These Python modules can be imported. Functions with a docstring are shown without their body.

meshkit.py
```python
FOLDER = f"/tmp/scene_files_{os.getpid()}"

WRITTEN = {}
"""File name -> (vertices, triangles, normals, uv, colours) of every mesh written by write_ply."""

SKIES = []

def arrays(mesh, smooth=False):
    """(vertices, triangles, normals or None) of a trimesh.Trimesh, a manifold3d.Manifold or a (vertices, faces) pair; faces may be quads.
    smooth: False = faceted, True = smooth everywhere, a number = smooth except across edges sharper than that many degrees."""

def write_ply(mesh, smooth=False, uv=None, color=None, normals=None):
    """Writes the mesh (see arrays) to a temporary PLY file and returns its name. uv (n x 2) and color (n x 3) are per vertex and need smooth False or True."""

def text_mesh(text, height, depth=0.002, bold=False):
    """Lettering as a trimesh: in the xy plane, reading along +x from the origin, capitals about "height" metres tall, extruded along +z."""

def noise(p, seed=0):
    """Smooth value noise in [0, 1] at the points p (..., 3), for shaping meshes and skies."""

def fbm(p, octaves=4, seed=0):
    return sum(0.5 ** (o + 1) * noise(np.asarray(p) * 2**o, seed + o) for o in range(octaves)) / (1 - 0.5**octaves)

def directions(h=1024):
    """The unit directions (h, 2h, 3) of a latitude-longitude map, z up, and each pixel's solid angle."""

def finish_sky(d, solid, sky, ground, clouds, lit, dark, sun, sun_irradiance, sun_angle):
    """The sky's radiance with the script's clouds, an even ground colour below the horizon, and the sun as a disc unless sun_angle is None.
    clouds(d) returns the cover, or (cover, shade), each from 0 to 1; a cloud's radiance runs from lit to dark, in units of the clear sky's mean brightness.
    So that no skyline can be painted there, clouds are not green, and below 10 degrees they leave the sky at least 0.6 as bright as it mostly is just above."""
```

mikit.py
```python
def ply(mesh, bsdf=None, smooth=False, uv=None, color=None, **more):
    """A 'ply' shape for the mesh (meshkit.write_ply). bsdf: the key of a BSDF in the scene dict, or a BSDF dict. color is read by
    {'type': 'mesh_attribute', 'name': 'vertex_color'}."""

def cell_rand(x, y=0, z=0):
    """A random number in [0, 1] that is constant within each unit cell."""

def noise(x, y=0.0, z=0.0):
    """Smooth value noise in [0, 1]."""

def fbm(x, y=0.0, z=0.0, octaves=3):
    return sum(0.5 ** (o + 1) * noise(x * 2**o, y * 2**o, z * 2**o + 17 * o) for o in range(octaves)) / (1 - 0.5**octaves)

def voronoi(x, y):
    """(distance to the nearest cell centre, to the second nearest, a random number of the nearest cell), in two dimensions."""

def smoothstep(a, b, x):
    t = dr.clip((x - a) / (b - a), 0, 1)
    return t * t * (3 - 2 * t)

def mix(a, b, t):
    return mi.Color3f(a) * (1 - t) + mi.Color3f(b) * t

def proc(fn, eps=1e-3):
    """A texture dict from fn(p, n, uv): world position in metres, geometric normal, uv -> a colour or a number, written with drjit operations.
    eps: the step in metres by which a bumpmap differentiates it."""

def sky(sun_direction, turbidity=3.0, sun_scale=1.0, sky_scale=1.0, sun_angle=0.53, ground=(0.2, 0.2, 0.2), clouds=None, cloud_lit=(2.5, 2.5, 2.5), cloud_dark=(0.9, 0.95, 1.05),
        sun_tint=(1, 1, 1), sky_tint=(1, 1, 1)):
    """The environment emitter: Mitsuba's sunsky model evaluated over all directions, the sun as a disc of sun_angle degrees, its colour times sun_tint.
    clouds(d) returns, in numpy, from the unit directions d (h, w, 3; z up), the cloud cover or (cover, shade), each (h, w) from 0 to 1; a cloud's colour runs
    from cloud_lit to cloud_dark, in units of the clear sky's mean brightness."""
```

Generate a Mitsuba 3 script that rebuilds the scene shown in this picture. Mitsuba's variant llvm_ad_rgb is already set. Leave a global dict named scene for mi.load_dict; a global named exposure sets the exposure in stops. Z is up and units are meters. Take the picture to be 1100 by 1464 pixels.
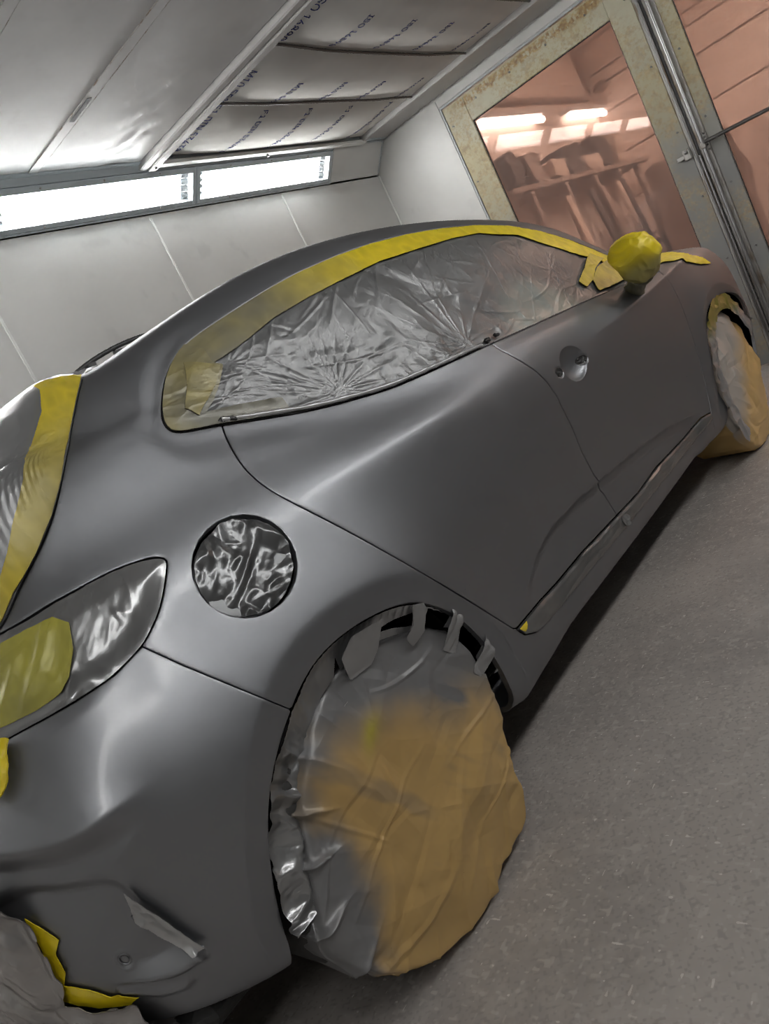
"""A hatchback masked up for painting in a spray booth. World frame: x towards the booth doors, y to the left, z up, metres; the rear axle stands at the origin."""
import math, sys
import numpy as np
import trimesh, shapely
import drjit as dr
import mitsuba as mi
import mikit, meshkit
from meshkit import noise, fbm
from mikit import proc
from scipy.spatial import Delaunay
from shapely.geometry import Polygon, LineString, Point, box as sbox
from shapely.ops import unary_union, split as shp_split
T = mi.ScalarTransform4f
scene, labels = {}, {}

# ---------------------------------------------------------------- camera, exposure
exposure = 0.9
FPX, IMW, IMH = 1094.46, 1100, 1464
CAM = np.array([-.8283, -1.8225, .996])
RV = np.array([1.3884987, -1.05218751, 0.26469505])
_a = np.linalg.norm(RV); _k = RV/_a
_K = np.array([[0, -_k[2], _k[1]], [_k[2], 0, -_k[0]], [-_k[1], _k[0], 0]])
_R = np.eye(3) + math.sin(_a)*_K + (1-math.cos(_a))*_K@_K      # world -> camera (x right, y down, z forward)
scene['camera'] = {'type': 'perspective', 'fov': math.degrees(2*math.atan(IMW/2/FPX)), 'fov_axis': 'x', 'near_clip': .02, 'far_clip': 60.0,
    'to_world': T().look_at(origin=CAM.tolist(), target=(CAM+_R[2]).tolist(), up=(-_R[1]).tolist())}
# the booth is lit only by its own strip lights (see strip_light) and the workshop's battens
TUBE_RADIANCE = 26.0
WORKSHOP_RADIANCE = 2.2
CAR = T().rotate([0, 0, 1], math.degrees(-.0165))
CAR_M = np.array(CAR.matrix)[:3, :3]

# ---------------------------------------------------------------- materials
def rgb(*c): return {'type': 'rgb', 'value': list(c)}
VC = {'type': 'mesh_attribute', 'name': 'vertex_color'}
def mat(key, color, rough=.5, metal=0.0, two=True, bump=None, **kw):
    b = {'type': 'principled', 'base_color': color if isinstance(color, dict) else rgb(*color), 'roughness': rough, 'metallic': metal, **kw}
    if bump: b = {'type': 'bumpmap', 'nested': b, 'arbitrary': bump[0], 'scale': bump[1]}
    scene[key] = {'type': 'twosided', 'nested': b} if two else b
    return key
def f_wall(p, n, uv):
    a = mikit.fbm(p.x*1.3+p.y*.7, p.y*1.3, p.z*1.1, 4); b = mikit.fbm(p.x*9, p.y*9+3, p.z*7, 4)
    s = mikit.smoothstep(.60, .78, b)*mikit.smoothstep(.45, .70, a)
    c = mikit.mix((.52, .52, .505), (.465, .465, .45), mikit.smoothstep(.35, .7, a))
    return mikit.mix(c, (.32, .32, .31), s*.30)
def f_ceil(p, n, uv):
    a = mikit.fbm(p.x*2.1, p.y*2.1, 5.0, 4); b = mikit.fbm(p.x*14, p.y*14, 2.0, 4)
    c = mikit.mix((.41, .405, .395), (.345, .34, .335), mikit.smoothstep(.3, .7, a))
    return mikit.mix(c, (.33, .32, .31), mikit.smoothstep(.58, .80, b)*.25)
def f_floor(p, n, uv):
    a = mikit.fbm(p.x*2.3, p.y*2.3, 0.0, 4); b = mikit.fbm(p.x*33+p.y*21, p.y*33-p.x*21, 1.0, 4); c_ = mikit.noise(p.x*150+p.y*80, p.y*150-p.x*80, 4.0)
    c = mikit.mix((.285, .264, .247), (.225, .209, .198), mikit.smoothstep(.3, .72, a))
    c = mikit.mix(c, (.31, .29, .27), mikit.smoothstep(.40, .8, b)*.35)
    c = mikit.mix(c, (.15, .142, .136), mikit.smoothstep(.55, .95, c_)*.35)
    c = mikit.mix(c, (.38, .36, .335), mikit.smoothstep(.70, .95, mikit.noise(p.x*110+5, p.y*110, 9.0))*.4)
    sp = mikit.smoothstep(.93, .97, mikit.noise(p.x*85+9, p.y*85, 7.0))
    return mikit.mix(c, (.58, .54, .50), sp*.5)
def f_floor_b(p, n, uv):
    return mikit.fbm(p.x*60, p.y*60, 0.0, 3)
def f_rust(p, n, uv):
    a = mikit.fbm(p.y*3.1, p.z*3.1, p.x, 4); b = mikit.fbm(p.y*26, p.z*26, 3.0, 4)
    up = mikit.smoothstep(1.1, 2.2, p.z)
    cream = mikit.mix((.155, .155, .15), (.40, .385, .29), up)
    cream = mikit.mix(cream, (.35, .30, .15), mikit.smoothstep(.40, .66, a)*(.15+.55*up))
    f = mikit.fbm(p.y*75, p.z*75, 5.0, 3)
    r = mikit.smoothstep(.40, .80, f*.6+b*.55)*mikit.smoothstep(.38, .62, a+.12*up)*.55
    # the outer part of the top rail, where the paint has flaked
    band = mikit.smoothstep(2.250, 2.275, p.z+.03*(b-.5))*(1-mikit.smoothstep(2.310, 2.322, p.z))*mikit.smoothstep(-.62, -.45, p.y)*(1-mikit.smoothstep(.50, .62, p.y))
    r = dr.maximum(r, band*mikit.smoothstep(.30, .56, .45*b+.55*f))
    rust = mikit.mix((.17, .10, .04), (.36, .25, .10), mikit.noise(p.y*90, p.z*90, 1.0))
    return mikit.mix(cream, rust, r)
def f_stain(p, n, uv):
    a = mikit.fbm(p.y*30, p.z*8, p.x*30, 4)
    return mikit.mix((.33, .325, .31), (.15, .11, .075), mikit.smoothstep(.45, .68, a)*.9)
def f_filter(p, n, uv):
    a = mikit.fbm(p.x*4, p.y*4, 3.0, 4)
    return mikit.mix((.50, .49, .465), (.43, .42, .40), a)
def f_tape_bump(p, n, uv):
    return mikit.fbm(p.x*90, p.y*90, p.z*90, 3)
def f_block(p, n, uv):
    a = mikit.fbm(p.x*2, p.y*2, p.z*2, 4)
    return mikit.mix((.80, .70, .63), (.66, .57, .52), a)
mat('paint', (.176, .182, .195), .46, .95, clearcoat=.9, clearcoat_gloss=.92)
mat('paint_edge', (.16, .165, .17), .4, .7)
mat('wall_paint', proc(f_wall), .42, 0.0, specular=.5)
mat('wall_strip', (.62, .63, .61), .5)
mat('ceiling_paint', proc(f_ceil), .45)
mat('concrete', proc(f_floor), .48, 0.0, bump=(proc(f_floor_b, 2e-3), .004), specular=.45)
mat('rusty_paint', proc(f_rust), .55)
mat('exhaust_filter', (.13, .13, .128), .8)
mat('stained_steel', proc(f_stain), .38, .5)
mat('bright_steel', (.30, .30, .30), .36, .9)
mat('dark_steel', (.10, .098, .095), .38, .7)
mat('grey_paint', (.34, .37, .38), .45)
mat('blue_grey', (.40, .455, .48), .5)
mat('white_enamel', (.82, .83, .82), .35)
mat('filter_cloth', proc(f_filter), .9)
mat('ink', (.02, .025, .11), .8)
mat('black_plastic', (.012, .012, .012), .5)
mat('rubber', (.02, .02, .02), .55)
mat('dark_cavity', (.006, .006, .006), .8)
mat('glass_dark', (.02, .022, .024), .08)
mat('film', VC, .32, .38, specular=.36)
mat('foil', VC, .29, .74, specular=.6)
mat('tape', VC, .38, .10, specular=.5)
mat('paper', VC, .38, .15)
mat('clear_film', (.40, .405, .41), .22, .45, specular=.6)
mat('block_paint', proc(f_block), .7)
mat('workshop_floor', (.25, .23, .21), .6)
mat('dark_stuff', (.11, .09, .085), .6)
mat('mid_stuff', (.33, .27, .24), .6)
mat('pale_stuff', (.62, .52, .45), .6)
# tinted panes, hazed by years of paint dust
scene['pink_pane'] = {'type': 'blendbsdf', 'weight': .20, 'a': {'type': 'thindielectric', 'int_ior': 1.5, 'specular_transmittance': rgb(.88, .62, .53), 'specular_reflectance': rgb(.065, .055, .052)},
    'b': {'type': 'twosided', 'nested': {'type': 'diffuse', 'reflectance': rgb(.50, .37, .33)}}}

# ---------------------------------------------------------------- helpers
def put(key, mesh, bsdf, smooth=30, label=None, cat=None, group=None, kind=None, car=False, **kw):
    k, i = key, 0
    while k in scene:
        i += 1; k = f'{key}_{i:03d}'
    scene[k] = mikit.ply(mesh, bsdf, smooth, **kw)
    if car: scene[k]['to_world'] = CAR
    tag(k, label, cat, group, kind)
    return k
def tag(k, label=None, cat=None, group=None, kind=None):
    e = {a: b for a, b in (('label', label), ('category', cat), ('group', group), ('kind', kind)) if b}
    if e: labels.setdefault(k, {}).update(e)
_taken = set()
def thing(name, label, cat, group=None):
    k, i = name, 0
    while k in _taken or k in scene:
        i += 1; k = f'{name}_{i:03d}'
    _taken.add(k); tag(k, label, cat, group); return k
def cbox(x0, x1, y0, y1, z0, z1, c=.002):
    """a box with chamfered edges"""
    lo, hi = np.minimum((x0, y0, z0), (x1, y1, z1)), np.maximum((x0, y0, z0), (x1, y1, z1))
    c = min(c, (hi-lo).min()*.45); pts = []
    for sx in (0, 1):
        for sy in (0, 1):
            for sz in (0, 1):
                p = np.where([sx, sy, sz], hi, lo); d = np.where([sx, sy, sz], -c, c)
                for k in range(3):
                    q = p + d; q[k] = p[k]; pts.append(q)
    return trimesh.convex.convex_hull(np.array(pts))
def rod(a, b, r, n=14):
    m = trimesh.creation.cylinder(r, segment=(np.asarray(a, float), np.asarray(b, float)), sections=n)
    return m
def tube(pts, r, n=8):
    pts = np.asarray(pts, float); V, Fc = [], []
    t = np.gradient(pts, axis=0); t /= np.linalg.norm(t, axis=1, keepdims=True)
    up = np.array([.31, .17, .93]); r = np.broadcast_to(r, len(pts))
    for i, p in enumerate(pts):
        a = np.cross(t[i], up); a /= np.linalg.norm(a); b = np.cross(t[i], a)
        th = np.arange(n)*2*np.pi/n
        V.append(p + r[i]*(np.cos(th)[:, None]*a + np.sin(th)[:, None]*b))
    V = np.vstack(V); m = len(pts); k = np.arange(n)
    for i in range(m-1):
        A, B = i*n+k, i*n+(k+1) % n
        Fc += [np.c_[A, B, B+n], np.c_[A, B+n, A+n]]
    V = np.vstack([V, pts[0], pts[-1]])
    Fc += [np.c_[(k+1) % n, k, np.full(n, m*n)], np.c_[(m-1)*n+k, (m-1)*n+(k+1) % n, np.full(n, m*n+1)]]
    return trimesh.Trimesh(V, np.vstack(Fc), process=False)
def cat_(*ms): return trimesh.util.concatenate(list(ms))
def moved(m, M):
    m = m.copy(); m.apply_transform(M); return m
def frame(o, x, y, z):
    M = np.eye(4); M[:3, 0], M[:3, 1], M[:3, 2], M[:3, 3] = x, y, z, o; return M

# ---------------------------------------------------------------- the booth
ORD = ['first', 'second', 'third', 'fourth', 'fifth', 'sixth', 'seventh', 'eighth', 'ninth']
XF, XB, YL, YR, ZC, ZW = 4.12, -3.0, 1.294, -2.65, 2.42, 2.235
SLOPE = np.array([0, -.677, .736]); SN = np.array([0, -.736, -.677])      # up the lamp band; out of it, into the room
put('floor', cbox(XB, XF+3.9, YR-1.2, YL+.3, -.06, 0, .001), 'concrete', False, kind='structure', label='grey speckled concrete floor of the booth')
def flip(m):                                     # the right-hand side is the left-hand one mirrored
    m = m.copy(); m.vertices[:, 1] = (YL+YR)-m.vertices[:, 1]; m.invert(); return m
for side, fx in (('left', lambda m: m), ('right', flip)):
    w = f'wall_{side}'
    put(w, fx(cbox(XB, XF+.02, YL+.006, YL+.05, 0, ZW, .001)), 'wall_strip', False, kind='structure', label='pale grey sheet-metal booth wall behind the car, under its strip lights' if side == 'left' else 'wall of dark exhaust filters on the near side of the booth')
    xs = [XB, -2.18, -1.13, -.08, .97, 1.99, 3.035, XF]
    for a, b in zip(xs[:-1], xs[1:]):
        put(w+'__panel', fx(cbox(a+.003, b-.003, YL, YL+.006, .01, ZW-.004, .002)), 'wall_paint' if side == 'left' else 'exhaust_filter', False)
    for x in xs[1:-1]:
        put(w+'__cover_strip', fx(cbox(x-.007, x+.007, YL-.003, YL+.003, .02, ZW-.015, .0015)), 'wall_strip', False)
    B = frame((0, YL, 2.239), (1, 0, 0), SLOPE, SN)                        # local: x along, y up the band, z out of it
    bb = lambda *a, c=.0015: fx(moved(cbox(*a, c), B))
    put(w+'__band_rail', bb(XB, 3.53, .000, .010, -.02, .004), 'blue_grey', False)
    put(w+'__band_rail', bb(XB, 3.53, .205, .240, -.02, .003), 'blue_grey', False)
    put(w+'__end_panel', bb(3.545, XF-.008, .004, .236, -.02, .001), 'wall_paint', False)
    put(w+'__end_panel_trim', cat_(bb(3.532, 3.545, -.002, .24, -.02, .004), bb(XF-.02, XF-.006, .012, .23, -.004, .006), bb(3.55, XF-.02, .226, .236, -.004, .006)), 'grey_paint', False)
    for i in range(5):
        x1 = 3.530-1.2055*i; x0 = x1-1.2055
        if x0 < XB: break
        nm = ['short bright strip light nearest the booth doors, by the far corner', 'long bright strip light cut off by the left edge of the photo'][i] if side == 'left' and i < 2 else \
             (f'bright recessed strip light on the {side} wall, {ORD[i]} from the booth doors')
        t = thing('strip_light', nm, 'light fixture', f'strip lights along the {side} wall')
        a0, a1 = x0+.027, x1-.027
        put(t+'__housing', cat_(bb(x0+.002, a0, .012, .203, -.10, .006), bb(a1, x1-.002, .012, .203, -.10, .006), bb(a0, a1, .012, .034, -.10, .006), bb(a0, a1, .174, .203, -.10, .006)), 'blue_grey', False)
        put(t+'__reflector', cat_(bb(a0, a1, .034, .174, -.105, -.095), bb(a0, a0+.003, .034, .174, -.10, -.003), bb(a1-.003, a1, .034, .174, -.10, -.003)), 'white_enamel', False)
        for k in range(4):
            y = .052+.0345*k
            m = trimesh.creation.cylinder(.0135, a1-a0-.11, sections=14); m.apply_transform(trimesh.transformations.rotation_matrix(math.pi/2, (0, 1, 0))); m.apply_translation(((a0+a1)/2, y, -.045))
            key = put(t+'__tube', fx(moved(m, B)), 'white_enamel', 40)
            k_ = TUBE_RADIANCE*(1.0 if side == 'left' else .62)                # the tubes on the right are older and dimmer
            scene[key]['emitter'] = {'type': 'area', 'radiance': rgb(k_, k_*.975, k_*.95)}
            for xx, s in ((a0, 1), (a1, -1)):
                m = trimesh.creation.cylinder(.016, .048, sections=14); m.apply_transform(trimesh.transformations.rotation_matrix(math.pi/2, (0, 1, 0))); m.apply_translation((xx+s*.028, y, -.045))
                put(t+'__lampholder', fx(moved(m, B)), 'grey_paint', 40)
        for xx in (.2, .5, .8):
            for y in (.022, .190):
                m = trimesh.creation.icosphere(1, .005); m.apply_translation((a0+(a1-a0)*xx, y, .006))
                put(t+'__screw', fx(moved(m, B)), 'stained_steel', True)
put('wall_back', cbox(XB-.05, XB, YR, YL, 0, ZC, .001), 'wall_paint', False, kind='structure', label='rear wall of the booth')
# ceiling: sheets on the near side, framed filter blankets towards the doors
put('ceiling', cbox(XB, XF, YR+.12, YL-.12, ZC+.03, ZC+.06, .001), 'ceiling_paint', False, kind='structure', label='low sheet-metal ceiling of the spray booth')
for side, fx in (('left', lambda m: m), ('right', flip)):
    m = cbox(XB, XF, YL-.19, YL-.13, ZC-.006, ZC+.03, .002)
    put('ceiling__edge_strip', fx(m), 'blue_grey', False)
xs = [XB, -1.9, -1.36, -.82, -.28, .26, .80, 1.34, 1.93]
def sheet(x0, x1, y0, y1, z, f, n=(60, 60)):
    gx, gy = np.meshgrid(np.linspace(x0, x1, n[0]), np.linspace(y0, y1, n[1]), indexing='ij')
    gz = z + f(gx, gy); i = np.arange(gx.size).reshape(gx.shape); a, b, c, d = i[:-1, :-1], i[1:, :-1], i[1:, 1:], i[:-1, 1:]
    return trimesh.Trimesh(np.c_[gx.ravel(), gy.ravel(), gz.ravel()], np.vstack([np.c_[a.ravel(), c.ravel(), b.ravel()], np.c_[a.ravel(), d.ravel(), c.ravel()]]), process=False)
def ripple(gx, gy):
    p = np.stack([gx*9+gy*3, gy*5, gx*0], -1); w = np.exp(-((gx-1.75)/.14)**2)*ss_(.15, .55, gy)
    return (fbm(p*2.2, 3, 4)-.5)*.012*w + (fbm(np.stack([gx*2, gy*2, gx*0], -1), 2, 9)-.5)*.008
def ss_(a, b, x):
    t = np.clip((x-a)/(b-a), 0, 1); return t*t*(3-2*t)
for a, b in zip(xs[:-1], xs[1:]):
    put('ceiling__panel', sheet(a+.002, b-.002, YR+.18, YL-.185, ZC, ripple, (40, 160) if a > .5 else (6, 12)), 'ceiling_paint', True)
for x in xs[1:-1]:
    put('ceiling__joint_strip', cbox(x-.024, x+.024, YR+.18, YL-.19, ZC-.0035, ZC+.002, .001), 'ceiling_paint', False)
    put('ceiling__joint_edge', cat_(cbox(x-.026, x-.0235, YR+.18, YL-.19, ZC-.0042, ZC, .0005), cbox(x+.0235, x+.026, YR+.18, YL-.19, ZC-.0042, ZC, .0005)), 'stained_steel', False)
m = cbox(1.327, 1.349, .56, .72, ZC-.0055, ZC-.003, .0008); put('ceiling__dark_scrape', m, 'rubber', False, label='dark bare scrape on a ceiling joint')
# filter frame (angle bars) and its blankets
FX0, FX1 = 2.035, 3.80
yl_, yr_ = YL-.175, YR+.175
put('ceiling__frame_bar', cbox(1.935, 1.983, yr_, yl_+.03, ZC-.030, ZC+.02, .006), 'ceiling_paint', False)
put('ceiling__frame_bar', cbox(1.988, FX0, yr_, yl_+.03, ZC-.038, ZC+.02, .004), 'ceiling_paint', False)
put('ceiling__frame_bar', cbox(FX1, FX1+.042, yr_, yl_, ZC-.026, ZC+.02, .004), 'ceiling_paint', False)
put('ceiling__frame_bar', cbox(FX1+.046, FX1+.085, yr_, yl_, ZC-.012, ZC+.02, .004), 'grey_paint', False)
put('ceiling__frame_bar', cbox(1.99, FX1+.042, yl_-.032, yl_+.008, ZC-.032, ZC-.012, .003), 'wall_strip', False)
put('ceiling__frame_bar', cbox(1.99, FX1+.042, yr_-.008, yr_+.032, ZC-.032, ZC-.012, .003), 'wall_strip', False)
put('ceiling__end_strip', cbox(FX1+.09, XF, yr_, yl_, ZC-.004, ZC+.02, .002), 'ceiling_paint', False)
for x, y in ((2.012, yl_-.01), (2.85, yl_-.012)):
    m = trimesh.creation.cylinder(.007, .02, sections=16); m.apply_translation((x, y, ZC-.036)); put('ceiling__frame_bolt', m, 'dark_steel', 30)
bars = [1.085, .63, .20, -.25, -.70, -1.15, -1.60, -2.05, yr_+.03]
def cloth(gx, gy):
    e = np.minimum(gx-FX0, FX1-gx); z = np.zeros_like(gx)
    for a, b in zip(bars[:-1], bars[1:]):
        t = (gy-b)/(a-b); k = (t >= 0) & (t <= 1)
        z = np.where(k, -.030*np.sin(np.pi*np.clip(t, 0, 1))**.8*(1+.25*np.sin(3*gx)), z)
    z = z*ss_(0, .25, e) + .012
    z += -.012*ss_(0, .5, e)                                              # bars sag in mid span
    rk = np.maximum(0, np.sin(gy*2*np.pi/.035+2*fbm(np.stack([gy*6, gx*0, gx*0], -1), 2)*6))
    z += .007*rk*np.exp(-((gx-FX0)/.045)**2)*(fbm(np.stack([gy*5, gx*2, gx*0], -1), 2, 3) > .45)
    return z
for i, (a, b) in enumerate(zip(bars[:-1], bars[1:])):
    word = ['white filter blanket next to the strip lights, nearest the left wall', 'white filter blanket second from the strip lights', 'white filter blanket third from the strip lights, at the top edge of the photo'][i] if i < 3 else f'white filter blanket, {ORD[i]} from the strip lights of the left wall'
    t = thing('ceiling_filter', word, 'air filter', 'filter blankets in the ceiling')
    put(t+'__cloth', sheet(FX0-.003, FX1+.003, b, a, ZC-.004, cloth, (150, 40)), 'filter_cloth', True)
for i, y in enumerate(bars[1:-1]):
    x = np.linspace(FX0+(.05 if i else .02), FX1-.005, 40); e = np.minimum(x-FX0, FX1-x)
    z = ZC-.006 + .006-.014*ss_(0, .5, e)
    yy = y + .012*np.sin((x-FX0)/(FX1-FX0)*np.pi)*(-1 if i == 0 else 1)
    put('filter_retaining_bar', tube(np.c_[x, yy, z-.004], .0065, 8), 'dark_steel', True, label=['thin dark bar pressing up the filters, nearer the strip lights', 'thin dark bar across the filters, second from the strip lights'][i] if i < 2 else f'thin dark bar across the ceiling filters, {ORD[i]} from the strip lights', cat='bar', group='bars under the ceiling filters')
# printing on the filters: runs across the booth, read from the other side
def printed(text, x, y, h, t):
    m = meshkit.text_mesh(text, h, .0006)
    v = m.vertices.copy(); m.vertices = np.c_[v[:, 1], v[:, 0], -v[:, 2]]                   # lettering runs along +y, its foot to -x, seen from below
    m.apply_translation((x, y, 0)); m = m.subdivide_to_size(.06)
    gz = ZC-.0052 + cloth(m.vertices[:, 0], m.vertices[:, 1]); m.vertices[:, 2] += gz
    if m.area > 0: put(t+'__lettering', m, 'ink', False)
LT = [f'ceiling_filter{"" if k == 0 else f"_{k:03d}"}' for k in range(8)]
for x, h, o in ((2.10, .042, 0), (2.44, .036, .30), (2.80, .036, -.12), (3.17, .036, .22), (3.60, .036, .05)):
    for row, txt in ((0, 'F1 DIN 53438-3'), (1, 'M10 55%'), (2, 'ISO 16890'), (3, 'F1 DIN 53438-3'), (4, 'M10 55%  ISO 16890')):
        y0 = [.74, .44, .02, -.42, -.95][row] + o*.25
        L = len(txt)*h*.78
        for k in range(7):
            if bars[k+1]+.01 < y0 < bars[k]-.01:
                printed(txt, x, min(y0, bars[k]-.02-L) if bars[k]-.02-L > bars[k+1]+.01 else bars[k+1]+.02, h, LT[k])
# front wall with the double doors
DY = (.645, -2.001)                                                       # door opening
wf = put('wall_front', cat_(cbox(XF+.008, XF+.05, DY[0]+.012, YL+.02, 0, ZC+.05, .001), cbox(XF+.008, XF+.05, YR, DY[1]-.012, 0, ZC+.05, .001), cbox(XF+.008, XF+.05, DY[1]-.012, DY[0]+.012, 2.342, ZC+.05, .001)), 'wall_strip', False, kind='structure', label='pale grey end wall of the booth round the double doors')
put('wall_front__panel', cbox(XF, XF+.008, DY[0]+.02, YL-.004, .01, ZC-.01, .002), 'wall_paint', False)
put('wall_front__panel', cbox(XF, XF+.008, YR+.004, DY[1]-.02, .01, ZC-.01, .002), 'wall_paint', False)
put('wall_front__panel', cbox(XF, XF+.008, DY[1]-.018, DY[0]+.018, 2.350, ZC-.01, .002), 'wall_paint', False)
put('wall_front__corner_bead', rod((XF-.004, YL-.004, .02), (XF-.004, YL-.004, ZW), .006), 'wall_strip', 30)
put('wall_front__door_trim', cat_(cbox(XF-.004, XF+.01, DY[0]+.004, DY[0]+.016, 0, 2.342, .002), cbox(XF-.004, XF+.01, DY[1]-.016, DY[1]-.004, 0, 2.342, .002), cbox(XF-.004, XF+.01, DY[1]-.016, DY[0]+.016, 2.333, 2.346, .002)), 'grey_paint', False)
def leaf(n, ya, yb, yja, yjb, lab):
    """door leaf: hanging stile ya..yja', meeting stile"""
    d = f'door_{n}'
    tag(d, lab, None, None, 'structure')
    lo, hi = min(ya, yb), max(ya, yb); p0, p1 = yja, yjb
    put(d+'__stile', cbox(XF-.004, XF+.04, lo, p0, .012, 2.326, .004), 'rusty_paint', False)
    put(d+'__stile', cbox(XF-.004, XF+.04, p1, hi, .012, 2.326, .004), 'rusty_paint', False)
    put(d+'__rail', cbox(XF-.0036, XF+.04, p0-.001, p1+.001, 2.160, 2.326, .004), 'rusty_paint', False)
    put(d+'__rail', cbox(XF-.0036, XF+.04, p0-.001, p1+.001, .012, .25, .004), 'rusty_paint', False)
    put(d+'__gasket', cat_(cbox(XF+.002, XF+.02, p0, p0+.004, .25, 2.16, .001), cbox(XF+.002, XF+.02, p1-.004, p1, .25, 2.16, .001), cbox(XF+.002, XF+.02, p0, p1, 2.156, 2.16, .001), cbox(XF+.002, XF+.02, p0, p1, .25, .254, .001)), 'rubber', False)
    g = trimesh.Trimesh([[XF+.012, p0, .25], [XF+.012, p1, .25], [XF+.012, p1, 2.16], [XF+.012, p0, 2.16]], [[0, 2, 1], [0, 3, 2]], process=False)
    put(d+'__pane', g, 'pink_pane', False, label='pink tinted window pane')
    for y in (hi-.03, lo+.03):
        for z in np.arange(.3, 2.3, .38):
            m = trimesh.creation.cylinder(.006, .008, sections=10); m.apply_transform(trimesh.transformations.rotation_matrix(math.pi/2, (0, 1, 0))); m.apply_translation((XF-.006, y, z)); put(d+'__screw', m, 'dark_steel', 30)
    for y in np.linspace(lo+.25, hi-.25, 4):
        m = trimesh.creation.cylinder(.006, .008, sections=10); m.apply_transform(trimesh.transformations.rotation_matrix(math.pi/2, (0, 1, 0))); m.apply_translation((XF-.006, y, 2.262)); put(d+'__screw', m, 'dark_steel', 30)
leaf(1, .645, -.640, -.501, .478, 'left leaf of the rusty booth doors with a big pink window')
leaf(2, -.742, -2.001, -1.86, -.822, 'right leaf of the rusty booth doors, cut off by the photo edge')
put('door_1__astragal', cbox(XF-.010, XF+.03, -.668, -.640, .02, 2.33, .004), 'stained_steel', False)
put('door_1__edge_strip', cbox(XF-.016, XF+.0, -.662, -.652, .02, 2.33, .003), 'bright_steel', False)
put('door_1__seal', cbox(XF-.002, XF+.03, -.684, -.668, .02, 2.33, .002), 'rubber', False)
put('door_2__astragal', cbox(XF-.006, XF+.03, -.742, -.684, .02, 2.33, .004), 'stained_steel', False)
put('door_2__bolt_rod', rod((XF-.022, -.712, .16), (XF-.022, -.712, 2.33), .0105, 18), 'bright_steel', 40, label='bright vertical bolt rod')
put('door_1__bolt_rod', rod((XF-.018, -.676, .2), (XF-.018, -.676, 1.27), .006, 12), 'bright_steel', 40)
put('door_2__bolt_guide', cbox(XF-.036, XF-.0, -.728, -.696, .13, .20, .003), 'stained_steel', False)
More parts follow.
